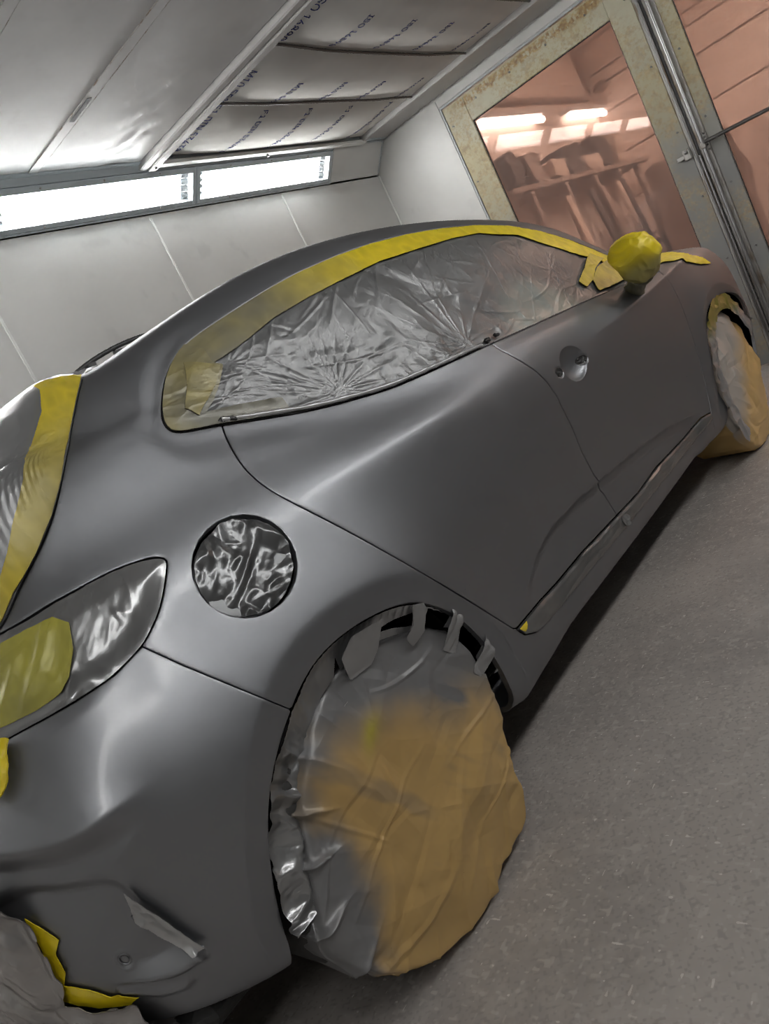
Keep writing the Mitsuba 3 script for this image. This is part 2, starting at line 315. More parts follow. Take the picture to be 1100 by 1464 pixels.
put('door_2__latch_plate', cat_(cbox(XF-.012, XF, -.738, -.690, 1.265, 1.375, .002), cbox(XF-.04, XF-.008, -.728, -.698, 1.29, 1.325, .003)), 'stained_steel', False)
for z in (1.275, 1.30, 1.345, 1.365):
    m = trimesh.creation.icosphere(1, .006); m.apply_translation((XF-.014, -.733, z)); put('door_2__latch_plate__rivet', m, 'dark_steel', True)
put('door_1__latch', cat_(cbox(XF-.035, XF-.004, -.640, -.600, 1.275, 1.335, .004), cbox(XF-.03, XF-.006, -.602, -.560, 1.288, 1.312, .003)), 'stained_steel', False)
m = trimesh.creation.icosphere(2, .011); m.apply_translation((XF-.038, -.620, 1.318)); put('door_1__latch__knob', m, 'bright_steel', True)
put('door_2__push_bar', cat_(rod((XF-.055, -.735, 1.318), (XF-.055, -1.90, 1.27), .0105, 16), rod((XF-.055, -.735, 1.318), (XF-.02, -.715, 1.318), .007, 10)), 'dark_steel', 40, label='dark push bar across the right-hand pane')
# ---------------------------------------------------------------- the workshop seen through the panes
WX, WY = 7.7, .88
zs = [0, .52, 1.0, 1.42, 1.86, 2.285, 2.545, 2.665, 2.95, 3.25]
put('wall_workshop', cat_(cbox(WX+.02, WX+.06, -3.8, WY+.06, 0, 3.3, .001), cbox(XF+.06, WX+.06, WY+.02, WY+.06, 0, 3.3, .001), cbox(XF+.06, WX+.06, -3.85, -3.8, 0, 3.3, .001)), 'mid_stuff', False, kind='structure', label='pale boarded workshop wall behind the doors')
for a, b in zip(zs[:-1], zs[1:]):
    put('wall_workshop__board', cbox(WX, WX+.02, -3.8, WY+.02, a+.008, b-.008, .004), 'block_paint', False)
put('wall_workshop__lining', cbox(XF+.06, WX, WY, WY+.02, 0, 3.2, .001), 'block_paint', False)
put('ceiling_workshop', cbox(XF+.05, WX, -3.8, WY+.05, 3.25, 3.3, .001), 'block_paint', False, kind='structure', label='pale workshop ceiling')
put('floor_workshop', cbox(XF+.9, WX, -3.8, WY, 0, .004, .001), 'workshop_floor', False, kind='structure', label='workshop floor behind the doors')
for i, (a, b) in enumerate(((4.90, 6.07), (6.70, 7.64))):
    t = thing('batten_light', ['glowing tube light on the workshop wall, nearer the booth door hinge', 'glowing tube light on the workshop wall, nearer the far corner'][i], 'light fixture')
    put(t+'__body', cbox(a-.02, b+.02, WY-.11, WY-.004, 2.322, 2.36, .004), 'white_enamel', False)
    m = rod((a, WY-.075, 2.285), (b, WY-.075, 2.285), .030, 14); k = put(t+'__tube', m, 'white_enamel', 40)
    scene[k]['emitter'] = {'type': 'area', 'radiance': rgb(WORKSHOP_RADIANCE, WORKSHOP_RADIANCE, WORKSHOP_RADIANCE*.97)}
for i, (x, y) in enumerate(((5.6, -1.4), (6.9, -2.6))):                    # the workshop's ceiling lights
    t = thing('workshop_ceiling_light', ['workshop ceiling light nearer the booth doors', 'workshop ceiling light nearer the far wall'][i], 'light fixture', 'workshop ceiling lights')
    put(t+'__body', cbox(x-.3, x+.3, y-.65, y+.65, 3.19, 3.25, .01), 'white_enamel', False)
    k = put(t+'__diffuser', cbox(x-.25, x+.25, y-.6, y+.6, 3.17, 3.19, .004), 'white_enamel', False)
    scene[k]['emitter'] = {'type': 'area', 'radiance': rgb(12.0, 11.4, 10.4)}
pz = 2.47
put('conduit', tube([(7.0, WY-.03, pz), (5.4, WY-.03, pz+.01), (4.9, WY-.03, pz+.01)][::-1]+[(7.5, WY-.03, pz)]+[(7.57, WY-.035, pz+.01), (7.60, WY-.04, pz+.06), (7.60, WY-.04, 3.2)], .022, 8), 'mid_stuff', True, label='thin conduit pipe turning up at the workshop corner', cat='pipe')
put('junction_box', cbox(7.64, 7.70, .70, .78, 2.50, 2.58, .006), 'mid_stuff', False, label='small junction box on the far workshop wall', cat='electrical box')
sh = thing('wall_shelf', 'long workshop shelf carrying boxes, seen through the left pane', 'shelf')
put(sh+'__board', cbox(4.4, 7.5, WY-.34, WY, 1.66, 1.70, .003), 'mid_stuff', False)
for x in (4.7, 5.35, 6.0, 6.62, 7.2):
    put(sh+'__post', cbox(x-.03, x+.03, WY-.33, WY-.27, 0, 1.66, .004), 'mid_stuff', False)
put(sh+'__lower_board', cbox(4.4, 7.5, WY-.34, WY, .9, .94, .003), 'mid_stuff', False)
rng = np.random.default_rng(5)
def lump(w, d, h, seed, rough=.05):
    m = trimesh.creation.box((w, d, h)); m = m.subdivide().subdivide().subdivide()
    v = m.vertices; v += (np.stack([fbm(v*6+11*k, 3, seed+k) for k in range(3)], -1)-.5)*rough*2; m.apply_translation((0, 0, h/2)); return m
items = [(4.62, .30, .24, 'dark_stuff', 'dark ribbed bundle at the hinge end of the workshop shelf', 'bundle'), (4.98, .34, .20, 'mid_stuff', 'grey box beside the ribbed bundle on the workshop shelf', 'box'), (5.42, .30, .13, 'pale_stuff', 'pale flat parcel on the workshop shelf', 'parcel'),
         (5.80, .26, .22, 'dark_stuff', 'dark angular carton on the workshop shelf', 'carton'), (6.18, .22, .12, 'pale_stuff', 'pale low tub on the workshop shelf', 'tub'), (6.50, .30, .26, 'dark_stuff', 'dark rounded bag on the workshop shelf', 'bag'), (6.95, .16, .36, 'pale_stuff', 'upright pale board on the workshop shelf', 'board')]
for x, w, h, mt, lab, c in items:
    m = lump(w, .26, h, int(x*10)); m.apply_transform(trimesh.transformations.rotation_matrix(rng.uniform(-.2, .2), (0, 0, 1))); m.apply_translation((x, WY-.18, 1.70-m.bounds[0][2])); put(c.replace(' ', '_'), m, mt, 40, label=lab, cat=c)
for i, (x, lean, mt) in enumerate(((5.05, .10, 'pale_stuff'), (5.62, .06, 'dark_stuff'), (5.80, .12, 'mid_stuff'), (6.25, .08, 'pale_stuff'), (6.42, .05, 'dark_stuff'), (6.88, .1, 'mid_stuff'))):
    m = cbox(-.05, .05, -.012, .012, 0, 1.55, .003); m.apply_transform(trimesh.transformations.rotation_matrix(lean, (0, 1, 0))); m.apply_transform(trimesh.transformations.rotation_matrix(-.1, (1, 0, 0)))
    m.apply_translation((x, WY-.50, .004-m.bounds[0][2])); put('leaning_plank', m, mt, False, label=['pale plank leaning under the workshop shelf, at its hinge end', 'dark plank leaning under the workshop shelf, first of two', 'brown-grey plank leaning beside a dark one under the shelf', 'pale plank leaning mid shelf in the workshop', 'dark plank leaning mid shelf in the workshop', 'brown-grey plank leaning near the far workshop corner'][i], cat='plank')
m = lump(1.5, .7, 1.45, 77, .06); m.apply_translation((6.75, -.15, 0.004-m.bounds[0][2])); put('covered_machine', m, 'mid_stuff', 40, label='big brownish covered machine in the workshop behind the mirror', cat='machine')

# ==SKIN==
# ---- car skin: rows run along the car, columns over it; (x forward from the rear axle, s outwards to the right, z up)
from scipy.interpolate import CubicSpline, PchipInterpolator, RectBivariateSpline
X0R, X0F = 0.05, 2.62
# row: (v, xr, xf, z at rear, z at front, s-knots, z-knots)
KX = [0.05, 0.35, 0.70, 1.10, 1.55, 2.00, 2.30, 2.62]
ROWS = [
 # rear x, front x, rear z, front z, exponent,  s at KX, z at KX
 (-.50, 3.20, .295, .22, 3.4, [.700,.700,.700,.700,.700,.700,.700,.700], [.275,.262]+[.25]*6),
 (-.555,3.30, .285, .20, 3.6, [.812,.812,.810,.810,.810,.812,.815,.805], [.262,.243,.236,.234,.232,.230,.230,.230]),
 (-.600,3.37, .335, .27, 3.1, [.845,.834,.830,.828,.826,.828,.832,.835], [.315,.305,.300,.298,.292,.286,.285,.290]),
 (-.615,3.40, .38, .34, 3.1, [.855,.838,.830,.826,.824,.826,.834,.842], [.385,.365,.352,.345,.335,.328,.335,.36]),
 (-.625,3.43, .47, .43, 3.1, [.862,.842,.826,.820,.818,.822,.836,.848], [.475,.46,.45,.445,.44,.435,.44,.46]),
 (-.625,3.44, .58, .55, 3.1, [.866,.855,.842,.832,.826,.828,.838,.853], [.585,.575,.57,.565,.56,.56,.565,.57]),
 (-.598,3.43, .69, .67, 3.1, [.843,.847,.845,.840,.838,.836,.840,.855], [.70,.695,.69,.685,.68,.675,.675,.68]),
 (-.555,3.38, .785,.76, 3.0, [.812,.832,.840,.842,.844,.838,.838,.848], [.795,.79,.785,.775,.765,.76,.755,.76]),
 (-.515,3.30, .870,.82, 3.0, [.774,.808,.826,.832,.832,.826,.822,.828], [.885,.868,.855,.845,.83,.82,.815,.82]),
 (-.475,3.22, .945,.855,3.0, [.722,.768,.797,.812,.810,.800,.795,.798], [.965,.925,.905,.895,.875,.86,.852,.855]),
 (-.485,3.10, 1.03,.885,2.8, [.682,.736,.778,.787,.782,.772,.765,.755], [1.045,.977,.946,.93,.908,.884,.876,.880]),
 (-.410,2.98, 1.09,.905,2.4, [.636,.690,.720,.728,.725,.712,.704,.690], [1.13,1.125,1.12,1.112,1.078,.998,.935,.905]),
 (-.300,2.90, 1.150,.925,2.4, [.585,.630,.650,.652,.650,.648,.645,.62], [1.205,1.248,1.278,1.280,1.232,1.108,.993,.930]),
 (-.230,2.86, 1.185,.940,2.4, [.530,.568,.588,.590,.588,.586,.580,.56], [1.243,1.306,1.344,1.335,1.283,1.180,1.06,.955]),
 (-.225,2.86, 1.186,.942,2.4, [.506,.543,.563,.566,.564,.560,.553,.535], [1.2465,1.3105,1.3495,1.341,1.289,1.187,1.068,.960]),
 (-.190,2.84, 1.190,.950,2.4, [.460,.475,.490,.492,.488,.480,.470,.45], [1.249,1.315,1.356,1.350,1.300,1.203,1.085,.970]),
 (-.170,2.82, 1.198,.960,2.3, [.250,.265,.275,.280,.275,.265,.250,.24], [1.255,1.324,1.370,1.368,1.325,1.235,1.12,.990]),
 (-.160,2.82, 1.202,.965,2.3, [0]*8, [1.258,1.329,1.376,1.375,1.335,1.245,1.13,.998]),
]
def build_skin(NU=700, NV=420):
    TH = np.radians([0, 12, 25, 38, 52, 66, 78, 90])
    rs, rz = np.array([r[5] for r in ROWS]), np.array([r[6] for r in ROWS])
    V = np.r_[0, np.cumsum(np.hypot(np.diff(rs[:, :5], axis=0), np.diff(rz[:, :5], axis=0)).mean(1))]
    # plan stations u: rear centre ... side ... front centre
    nr = nf = len(TH)
    urear = X0R - np.linspace(1.15, 0, nr)          # about metric round the corner
    ufront = X0F + np.linspace(0, 1.35, nf)
    us = np.r_[urear[:-1], KX, ufront[1:]]
    PX, PS, PZ = [], [], []
    for (xr, xf, zr, zf, n, s, z) in ROWS:
        a, b = TH[::-1][:-1], TH[1:]
        L, M = X0R - xr, xf - X0F
        x = np.r_[X0R - L*np.sin(a)**(2/n), KX, X0F + M*np.sin(b)**(2/n)]
        ss = np.r_[s[0]*np.cos(a).clip(0)**(2/n), s, s[-1]*np.cos(b).clip(0)**(2/n)]
        wa, wb = np.sin(a)**1.5, np.sin(b)**1.5
        zz = np.r_[z[0] + (zr - z[0])*wa, z, z[-1] + (zf - z[-1])*wb]
        PX.append(x); PS.append(ss); PZ.append(zz)
    U = np.linspace(us[0], us[-1], NU); W = np.linspace(V[0], V[-1], NV)
    G = []
    for P in (PX, PS, PZ):
        q = CubicSpline(us, np.array(P), axis=1)(U)
        G.append(CubicSpline(V, q, axis=0)(W).T)
    return U, W, V, G

FEAT = {
'tail': [[-0.5215,0.7635],[-0.5153,0.7636],[-0.5073,0.7636],[-0.4976,0.7636],[-0.4862,0.7636],[-0.4731,0.7635],[-0.4594,0.7636],[-0.4451,0.7639],[-0.4301,0.7644],[-0.4144,0.765],[-0.3978,0.7655],[-0.3803,0.7656],[-0.3618,0.7656],[-0.3423,0.7653],[-0.322,0.7648],[-0.3012,0.7645],[-0.2797,0.7642],[-0.2574,0.7638],[-0.2362,0.7631],[-0.2164,0.7619],[-0.1982,0.7603],[-0.1816,0.7583],[-0.168,0.7564],[-0.1572,0.7546],[-0.1489,0.7529],[-0.143,0.7513],[-0.1381,0.7496],[-0.134,0.7478],[-0.1308,0.7459],[-0.1285,0.7439],[-0.127,0.7419],[-0.1262,0.74],[-0.1262,0.738],[-0.127,0.7361],[-0.1293,0.7332],[-0.1331,0.7293],[-0.1385,0.7243],[-0.1454,0.7184],[-0.1525,0.7126],[-0.1599,0.7068],[-0.1675,0.7012],[-0.1755,0.6956],[-0.1836,0.6904],[-0.1919,0.6856],[-0.2004,0.6813],[-0.2092,0.6773],[-0.2174,0.6737],[-0.2249,0.6706],[-0.2317,0.6678],[-0.238,0.6655],[-0.247,0.663],[-0.259,0.6602],[-0.2737,0.6571],[-0.291,0.6538],[-0.3062,0.651],[-0.3195,0.649],[-0.331,0.6476],[-0.3408,0.6469],[-0.3514,0.6463],[-0.3627,0.6457],[-0.3748,0.6452],[-0.3876,0.6447],[-0.4015,0.6443],[-0.4165,0.644],[-0.4324,0.6438],[-0.4494,0.6436],[-0.4656,0.6434],[-0.4806,0.6432],[-0.4948,0.643],[-0.5079,0.6428],[-0.52,0.6425],[-0.531,0.6421],[-0.5409,0.6416],[-0.5497,0.6411],[-0.559,0.6407],[-0.5689,0.6406],[-0.5793,0.6407],[-0.5903,0.641],[-0.5993,0.6453],[-0.6061,0.6538],[-0.6088,0.666],[-0.6053,0.6816],[-0.5998,0.6965],[-0.5926,0.7106],[-0.5843,0.724],[-0.575,0.7369],[-0.5667,0.7471],[-0.5586,0.7546],[-0.5505,0.7591],[-0.5427,0.7608],[-0.5353,0.7621],[-0.5282,0.763]],
'hatch': [[-0.0354,1.2285],[-0.0633,1.2077],[-0.083,1.1916],[-0.0989,1.1772],[-0.1128,1.1636],[-0.1253,1.1502],[-0.1369,1.1368],[-0.1476,1.1234],[-0.1576,1.1096],[-0.1667,1.0953],[-0.1749,1.0802],[-0.182,1.0638],[-0.1875,1.0453],[-0.1903,1.0228],[-0.1874,0.9917],[-0.1822,0.9596],[-0.1812,0.937],[-0.1833,0.9208],[-0.1873,0.9082],[-0.1924,0.8978],[-0.1984,0.889],[-0.2051,0.8813],[-0.2124,0.8745],[-0.2203,0.8684],[-0.2286,0.8628],[-0.2375,0.8578],[-0.2467,0.8531],[-0.2563,0.8488],[-0.2663,0.8447],[-0.2765,0.8408],[-0.287,0.8372],[-0.2976,0.8337],[-0.3085,0.8304],[-0.3194,0.8272],[-0.3305,0.8241],[-0.3417,0.8211],[-0.3529,0.8182],[-0.3641,0.8153],[-0.3752,0.8124],[-0.3862,0.8096],[-0.3972,0.8067],[-0.4079,0.8037],[-0.4185,0.8007],[-0.4287,0.7975],[-0.4386,0.7942],[-0.448,0.7907],[-0.4571,0.787],[-0.466,0.7833],[-0.4746,0.7797],[-0.4831,0.7761],[-0.4917,0.7727],[-0.5006,0.7696],[-0.5099,0.7669],[-0.5197,0.7647],[-0.5304,0.763]],
'tape_hatch': [[-0.0352,1.229],[-0.0895,1.1848],[-0.1231,1.1517],[-0.1426,1.1286],[-0.1599,1.1052],[-0.1748,1.0801],[-0.1866,1.0515],[-0.1906,1.0101],[-0.1825,0.954],[-0.1841,0.9209],[-0.1917,0.9],[-0.2022,0.8844],[-0.2153,0.8727],[-0.2298,0.8628],[-0.2453,0.8541],[-0.2617,0.8463],[-0.2826,0.8392],[-0.3037,0.8324],[-0.3216,0.8268],[-0.3395,0.8213],[-0.3646,0.8147],[-0.3893,0.808],[-0.4153,0.8017],[-0.4404,0.7952],[-0.4593,0.7874],[-0.4768,0.7793],[-0.493,0.7709],[-0.5152,0.7662],[-0.5102,0.7783],[-0.5028,0.7897],[-0.4927,0.8004],[-0.4604,0.8095],[-0.4386,0.8169],[-0.422,0.8228],[-0.4053,0.8287],[-0.3886,0.8347],[-0.3684,0.843],[-0.3488,0.852],[-0.33,0.8619],[-0.3144,0.8711],[-0.3,0.882],[-0.2857,0.8957],[-0.2742,0.9138],[-0.2686,0.9413],[-0.2795,0.9936],[-0.2847,1.0425],[-0.2764,1.0723],[-0.2642,1.0968],[-0.2481,1.1239],[-0.2305,1.1495],[-0.2218,1.1781],[-0.2122,1.2101],[-0.2222,1.2405],[-0.1583,1.2375]],
'win': [[0.0504,0.9538],[0.0583,0.9812],[0.0675,1.0097],[0.0772,1.0333],[0.0876,1.0531],[0.0986,1.071],[0.1098,1.0865],[0.1213,1.1002],[0.133,1.1124],[0.1451,1.1233],[0.1568,1.1328],[0.1684,1.1408],[0.1796,1.1474],[0.1905,1.1528],[0.2012,1.157],[0.2116,1.1602],[0.2219,1.1625],[0.2321,1.1639],[0.2448,1.1649],[0.2602,1.1657],[0.2784,1.1662],[0.2997,1.1667],[0.3226,1.1674],[0.3477,1.1687],[0.3753,1.1702],[0.4055,1.172],[0.4357,1.1736],[0.4656,1.1751],[0.4951,1.1763],[0.5238,1.1773],[0.5542,1.1782],[0.5863,1.1791],[0.6202,1.1799],[0.6559,1.1806],[0.6923,1.1814],[0.7292,1.182],[0.7667,1.1825],[0.8047,1.183],[0.8431,1.1832],[0.8819,1.1832],[0.9212,1.183],[0.961,1.1825],[1.0014,1.1819],[1.0427,1.1811],[1.0849,1.1803],[1.128,1.1795],[1.1722,1.1786],[1.2176,1.1777],[1.2641,1.177],[1.3122,1.1766],[1.361,1.176],[1.4106,1.1753],[1.4611,1.1746],[1.5126,1.174],[1.5632,1.1731],[1.6125,1.1719],[1.6604,1.1702],[1.7065,1.1678],[1.7523,1.1658],[1.7977,1.1639],[1.8423,1.1621],[1.8857,1.16],[1.9289,1.1583],[1.9716,1.1569],[2.0134,1.1555],[2.0534,1.1536],[2.091,1.1521],[2.1248,1.15],[2.1533,1.1464],[2.1754,1.1405],[2.1966,1.132],[2.214,1.118],[2.2223,1.0913],[2.2201,1.0462],[2.2214,1.0095],[2.2239,0.9828],[2.2228,0.9606],[2.2178,0.9421],[2.2041,0.9245],[2.1826,0.9082],[2.1541,0.8933],[2.1187,0.8795],[2.0821,0.8686],[2.0442,0.8603],[2.006,0.8551],[1.9678,0.8531],[1.9225,0.8521],[1.8703,0.8521],[1.8116,0.8528],[1.7468,0.8538],[1.6759,0.8542],[1.5998,0.8542],[1.5199,0.8539],[1.4369,0.8536],[1.3615,0.8533],[1.2929,0.853],[1.2303,0.8527],[1.1731,0.8524],[1.1228,0.8524],[1.0785,0.8527],[1.0397,0.8531],[1.006,0.8537],[0.9778,0.8542],[0.9547,0.8545],[0.9365,0.8547],[0.9229,0.8546],[0.9017,0.8547],[0.8735,0.8547],[0.8388,0.8549],[0.7985,0.8553],[0.7618,0.8557],[0.7284,0.8561],[0.698,0.8567],[0.6703,0.8573],[0.6437,0.8579],[0.6178,0.8585],[0.5928,0.859],[0.5685,0.8594],[0.5426,0.8604],[0.5152,0.8617],[0.4864,0.8632],[0.4562,0.8646],[0.4269,0.8655],[0.3985,0.8659],[0.3708,0.8657],[0.3438,0.865],[0.3178,0.8642],[0.2931,0.8638],[0.2695,0.8637],[0.2469,0.8641],[0.2248,0.8646],[0.2029,0.865],[0.1814,0.8655],[0.1603,0.8663],[0.1401,0.8669],[0.1212,0.8677],[0.1033,0.8687],[0.0866,0.8697],[0.0728,0.8711],[0.0617,0.8727],[0.0534,0.8743],[0.0476,0.8759],[0.043,0.878],[0.0394,0.8808],[0.0369,0.8842],[0.0355,0.8883],[0.0349,0.893],[0.0351,0.8984],[0.0358,0.9045],[0.0374,0.9115],[0.0402,0.9212],[0.0444,0.9345]],
'tape_top': [[0.2074,1.0677],[0.2163,1.1135],[0.2102,1.1357],[0.2028,1.1553],[0.2238,1.1592],[0.2448,1.1627],[0.2654,1.163],[0.2863,1.1634],[0.3079,1.1641],[0.3304,1.1651],[0.3523,1.1662],[0.3752,1.1674],[0.3992,1.1689],[0.4245,1.1706],[0.4511,1.1725],[0.4776,1.173],[0.5054,1.1738],[0.5346,1.1749],[0.5653,1.1764],[0.5985,1.1765],[0.6332,1.177],[0.6693,1.1779],[0.7068,1.1791],[0.7428,1.1789],[0.7799,1.1791],[0.8183,1.1795],[0.8581,1.1804],[0.8954,1.1792],[0.934,1.1783],[0.9742,1.1778],[1.016,1.1778],[1.0558,1.1758],[1.0974,1.1744],[1.141,1.1735],[1.1869,1.1734],[1.2303,1.171],[1.2761,1.1695],[1.3247,1.1691],[1.3767,1.1702],[1.4221,1.1668],[1.4708,1.1647],[1.5233,1.1644],[1.5804,1.1665],[1.6347,1.1598],[1.6954,1.1562],[1.7634,1.1562],[1.814,1.1495],[1.8702,1.1455],[1.933,1.1448],[1.9784,1.1373],[2.0275,1.1311],[2.0792,1.1256],[2.1209,1.1107],[2.1523,1.0816],[2.1621,1.0209],[2.0304,0.9611],[1.9854,1.0164],[1.9179,1.0274],[1.8528,1.037],[1.7953,1.0497],[1.7405,1.0619],[1.6887,1.0738],[1.6401,1.086],[1.5895,1.1016],[1.5436,1.1184],[1.4908,1.1193],[1.4414,1.1215],[1.3949,1.1249],[1.3386,1.1355],[1.2806,1.1331],[1.2265,1.1321],[1.1754,1.1323],[1.1233,1.1302],[1.0741,1.129],[1.0272,1.1286],[0.9825,1.1286],[0.9388,1.1286],[0.8967,1.129],[0.8561,1.1297],[0.8168,1.1306],[0.7788,1.1285],[0.7419,1.1266],[0.7059,1.1248],[0.6709,1.1232],[0.6369,1.1217],[0.6044,1.1199],[0.5732,1.1182],[0.5432,1.1167],[0.5144,1.1154],[0.4816,1.1126],[0.4506,1.11],[0.4211,1.1076],[0.3932,1.1054],[0.3659,1.0995],[0.34,1.0936],[0.3152,1.0877],[0.2913,1.0816]],
'tape_rear': [[0.0377,0.902],[0.0442,0.9272],[0.0731,1.0178],[0.0953,1.0599],[0.1171,1.0927],[0.1398,1.1137],[0.1623,1.133],[0.1832,1.1442],[0.2037,1.1543],[0.2115,1.1375],[0.2182,1.1186],[0.2074,1.0677],[0.2191,1.0478],[0.2022,1.023],[0.1847,0.9942],[0.164,0.963],[0.1424,0.9313],[0.1102,0.9014],[0.0971,0.8962],[0.1224,0.8956],[0.1416,0.8959],[0.1611,0.8967],[0.181,0.8977],[0.1985,0.8979],[0.2162,0.8983],[0.2341,0.8988],[0.2523,0.8993],[0.2707,0.8997],[0.2677,0.879],[0.2432,0.8748],[0.219,0.8707],[0.2016,0.8709],[0.1842,0.8711],[0.1668,0.8711],[0.1498,0.8714],[0.133,0.872],[0.1155,0.8724],[0.0984,0.8731],[0.0817,0.8743],[0.0654,0.8759],[0.0421,0.8824]],
'tape_piece': [[0.1719,1.1119],[0.218,1.0458],[0.1752,0.9832],[0.1377,0.9337],[0.0994,0.8953],[0.0859,0.9228],[0.1252,1.0128]],
'tape_apillar': [[1.9375,1.0492],[2.0127,1.0184],[1.8602,0.9688],[1.7573,0.9246],[1.6739,0.9052],[1.6531,0.9324],[1.7729,0.974]],
'tape_mirrorbase': [[1.7573,0.9246],[1.8767,0.9712],[2.0384,1.0099],[2.1236,0.9953],[2.1973,0.9665],[2.1618,0.908],[2.0639,0.8821],[1.9692,0.8763],[1.8792,0.8705],[1.7973,0.8703],[1.719,0.8699]],
'bead': [[0.9027,0.8546],[0.7411,0.8559],[0.6304,0.858],[0.5331,0.8596],[0.4121,0.8652],[0.3044,0.863],[0.2137,0.8646],[0.1293,0.8678]],
'seam1': [[0.1289,0.8734],[0.1205,0.86],[0.1133,0.8486],[0.1063,0.838],[0.0995,0.8278],[0.0937,0.8181],[0.0891,0.8089],[0.0858,0.8],[0.0832,0.791],[0.0813,0.7818],[0.0801,0.7725],[0.0798,0.7633],[0.0804,0.7541],[0.0819,0.7451],[0.0841,0.7363],[0.0871,0.7276],[0.0907,0.7191],[0.0946,0.7106],[0.099,0.7021],[0.1036,0.6936],[0.1083,0.6849],[0.1133,0.6761],[0.1182,0.667],[0.1232,0.6577],[0.1282,0.6481],[0.1332,0.6382],[0.1381,0.6281],[0.1431,0.6177],[0.1481,0.6071],[0.1532,0.5963],[0.1585,0.5853],[0.1639,0.5741],[0.1696,0.5628],[0.1756,0.5515],[0.182,0.54],[0.1889,0.5285],[0.1963,0.5169],[0.2043,0.5051],[0.2131,0.4932],[0.2228,0.4811],[0.2342,0.4686],[0.2467,0.4557],[0.2605,0.4424],[0.2752,0.4287],[0.2908,0.4144],[0.3071,0.3996],[0.3237,0.3843],[0.3405,0.3684],[0.3571,0.352],[0.3738,0.3349],[0.3905,0.3172],[0.4065,0.2996],[0.4219,0.2821],[0.4368,0.265],[0.4512,0.248]],
'seam2': [[0.9612,0.872],[0.9483,0.8516],[0.9543,0.8056],[0.964,0.7776],[0.9776,0.7522],[0.9924,0.7261],[1.0119,0.7006],[1.0317,0.6624],[1.0394,0.6382],[1.0488,0.6141],[1.0515,0.5882],[1.0547,0.5623],[1.0589,0.5365],[1.0634,0.5105],[1.0628,0.4794],[1.0636,0.4479],[1.0726,0.4199],[1.0815,0.3917],[1.0882,0.3641],[1.0992,0.3406],[1.1206,0.3196],[1.1381,0.2936],[1.1409,0.2704],[1.1414,0.2463],[1.14,0.2195],[1.1451,0.1951]],
'fseam': [[2.0628,0.1862],[2.0721,0.2038],[2.0828,0.2208],[2.0933,0.2364],[2.103,0.2504],[2.1121,0.2635],[2.1206,0.2761],[2.1286,0.2883],[2.1361,0.3003],[2.1432,0.3123],[2.1498,0.3244],[2.156,0.3367],[2.1618,0.3492],[2.1672,0.362],[2.1722,0.3751],[2.1768,0.3885],[2.1811,0.4022],[2.185,0.4162],[2.1885,0.4306],[2.1917,0.4454],[2.1946,0.4607],[2.1972,0.4765],[2.1996,0.4927],[2.2018,0.5092],[2.2038,0.5262],[2.2056,0.5435],[2.2069,0.561],[2.2077,0.5788],[2.2078,0.5966],[2.2075,0.6146],[2.2069,0.6328],[2.2064,0.651],[2.2057,0.6694],[2.2047,0.688],[2.2027,0.7065],[2.1985,0.7248],[2.1904,0.742],[2.1785,0.7576],[2.2075,0.7803],[2.2484,0.8094],[2.2887,0.8429],[2.3129,0.8743],[2.3194,0.9027],[2.3103,0.9274],[2.2826,0.9441]],
'trim': [[0.4616,0.2402],[0.4977,0.2391],[0.533,0.2382],[0.5712,0.2362],[0.6136,0.2327],[0.662,0.2281],[0.7047,0.2266],[0.7434,0.2273],[0.7841,0.2279],[0.8263,0.2285],[0.8705,0.229],[0.9135,0.2277],[0.9582,0.2262],[1.0045,0.2247],[1.0523,0.2231],[1.1016,0.2214],[1.1522,0.2198],[1.2064,0.2182],[1.2623,0.2165],[1.3201,0.2149],[1.3829,0.2188],[1.4481,0.223],[1.5159,0.2272],[1.5826,0.2258],[1.6521,0.2242],[1.7241,0.2225],[1.7983,0.2206],[1.8728,0.2212],[1.9409,0.2236],[1.9889,0.2311],[2.0722,0.2164],[2.0646,0.1861],[1.9884,0.1802],[1.931,0.1678],[1.8606,0.1643],[1.7839,0.164],[1.7095,0.1638],[1.6377,0.1637],[1.5685,0.1636],[1.5034,0.164],[1.4409,0.1644],[1.3852,0.1644],[1.3314,0.1645],[1.2792,0.1647],[1.2287,0.1649],[1.1796,0.1651],[1.1299,0.1664],[1.0816,0.1677],[1.0346,0.169],[0.9891,0.1703],[0.9451,0.1716],[0.9021,0.1722],[0.8607,0.1728],[0.821,0.1732],[0.783,0.1735],[0.7461,0.1738],[0.7111,0.1738],[0.6766,0.1751],[0.6394,0.1786],[0.6018,0.1827],[0.5629,0.1901],[0.5278,0.1954],[0.4818,0.2148]],
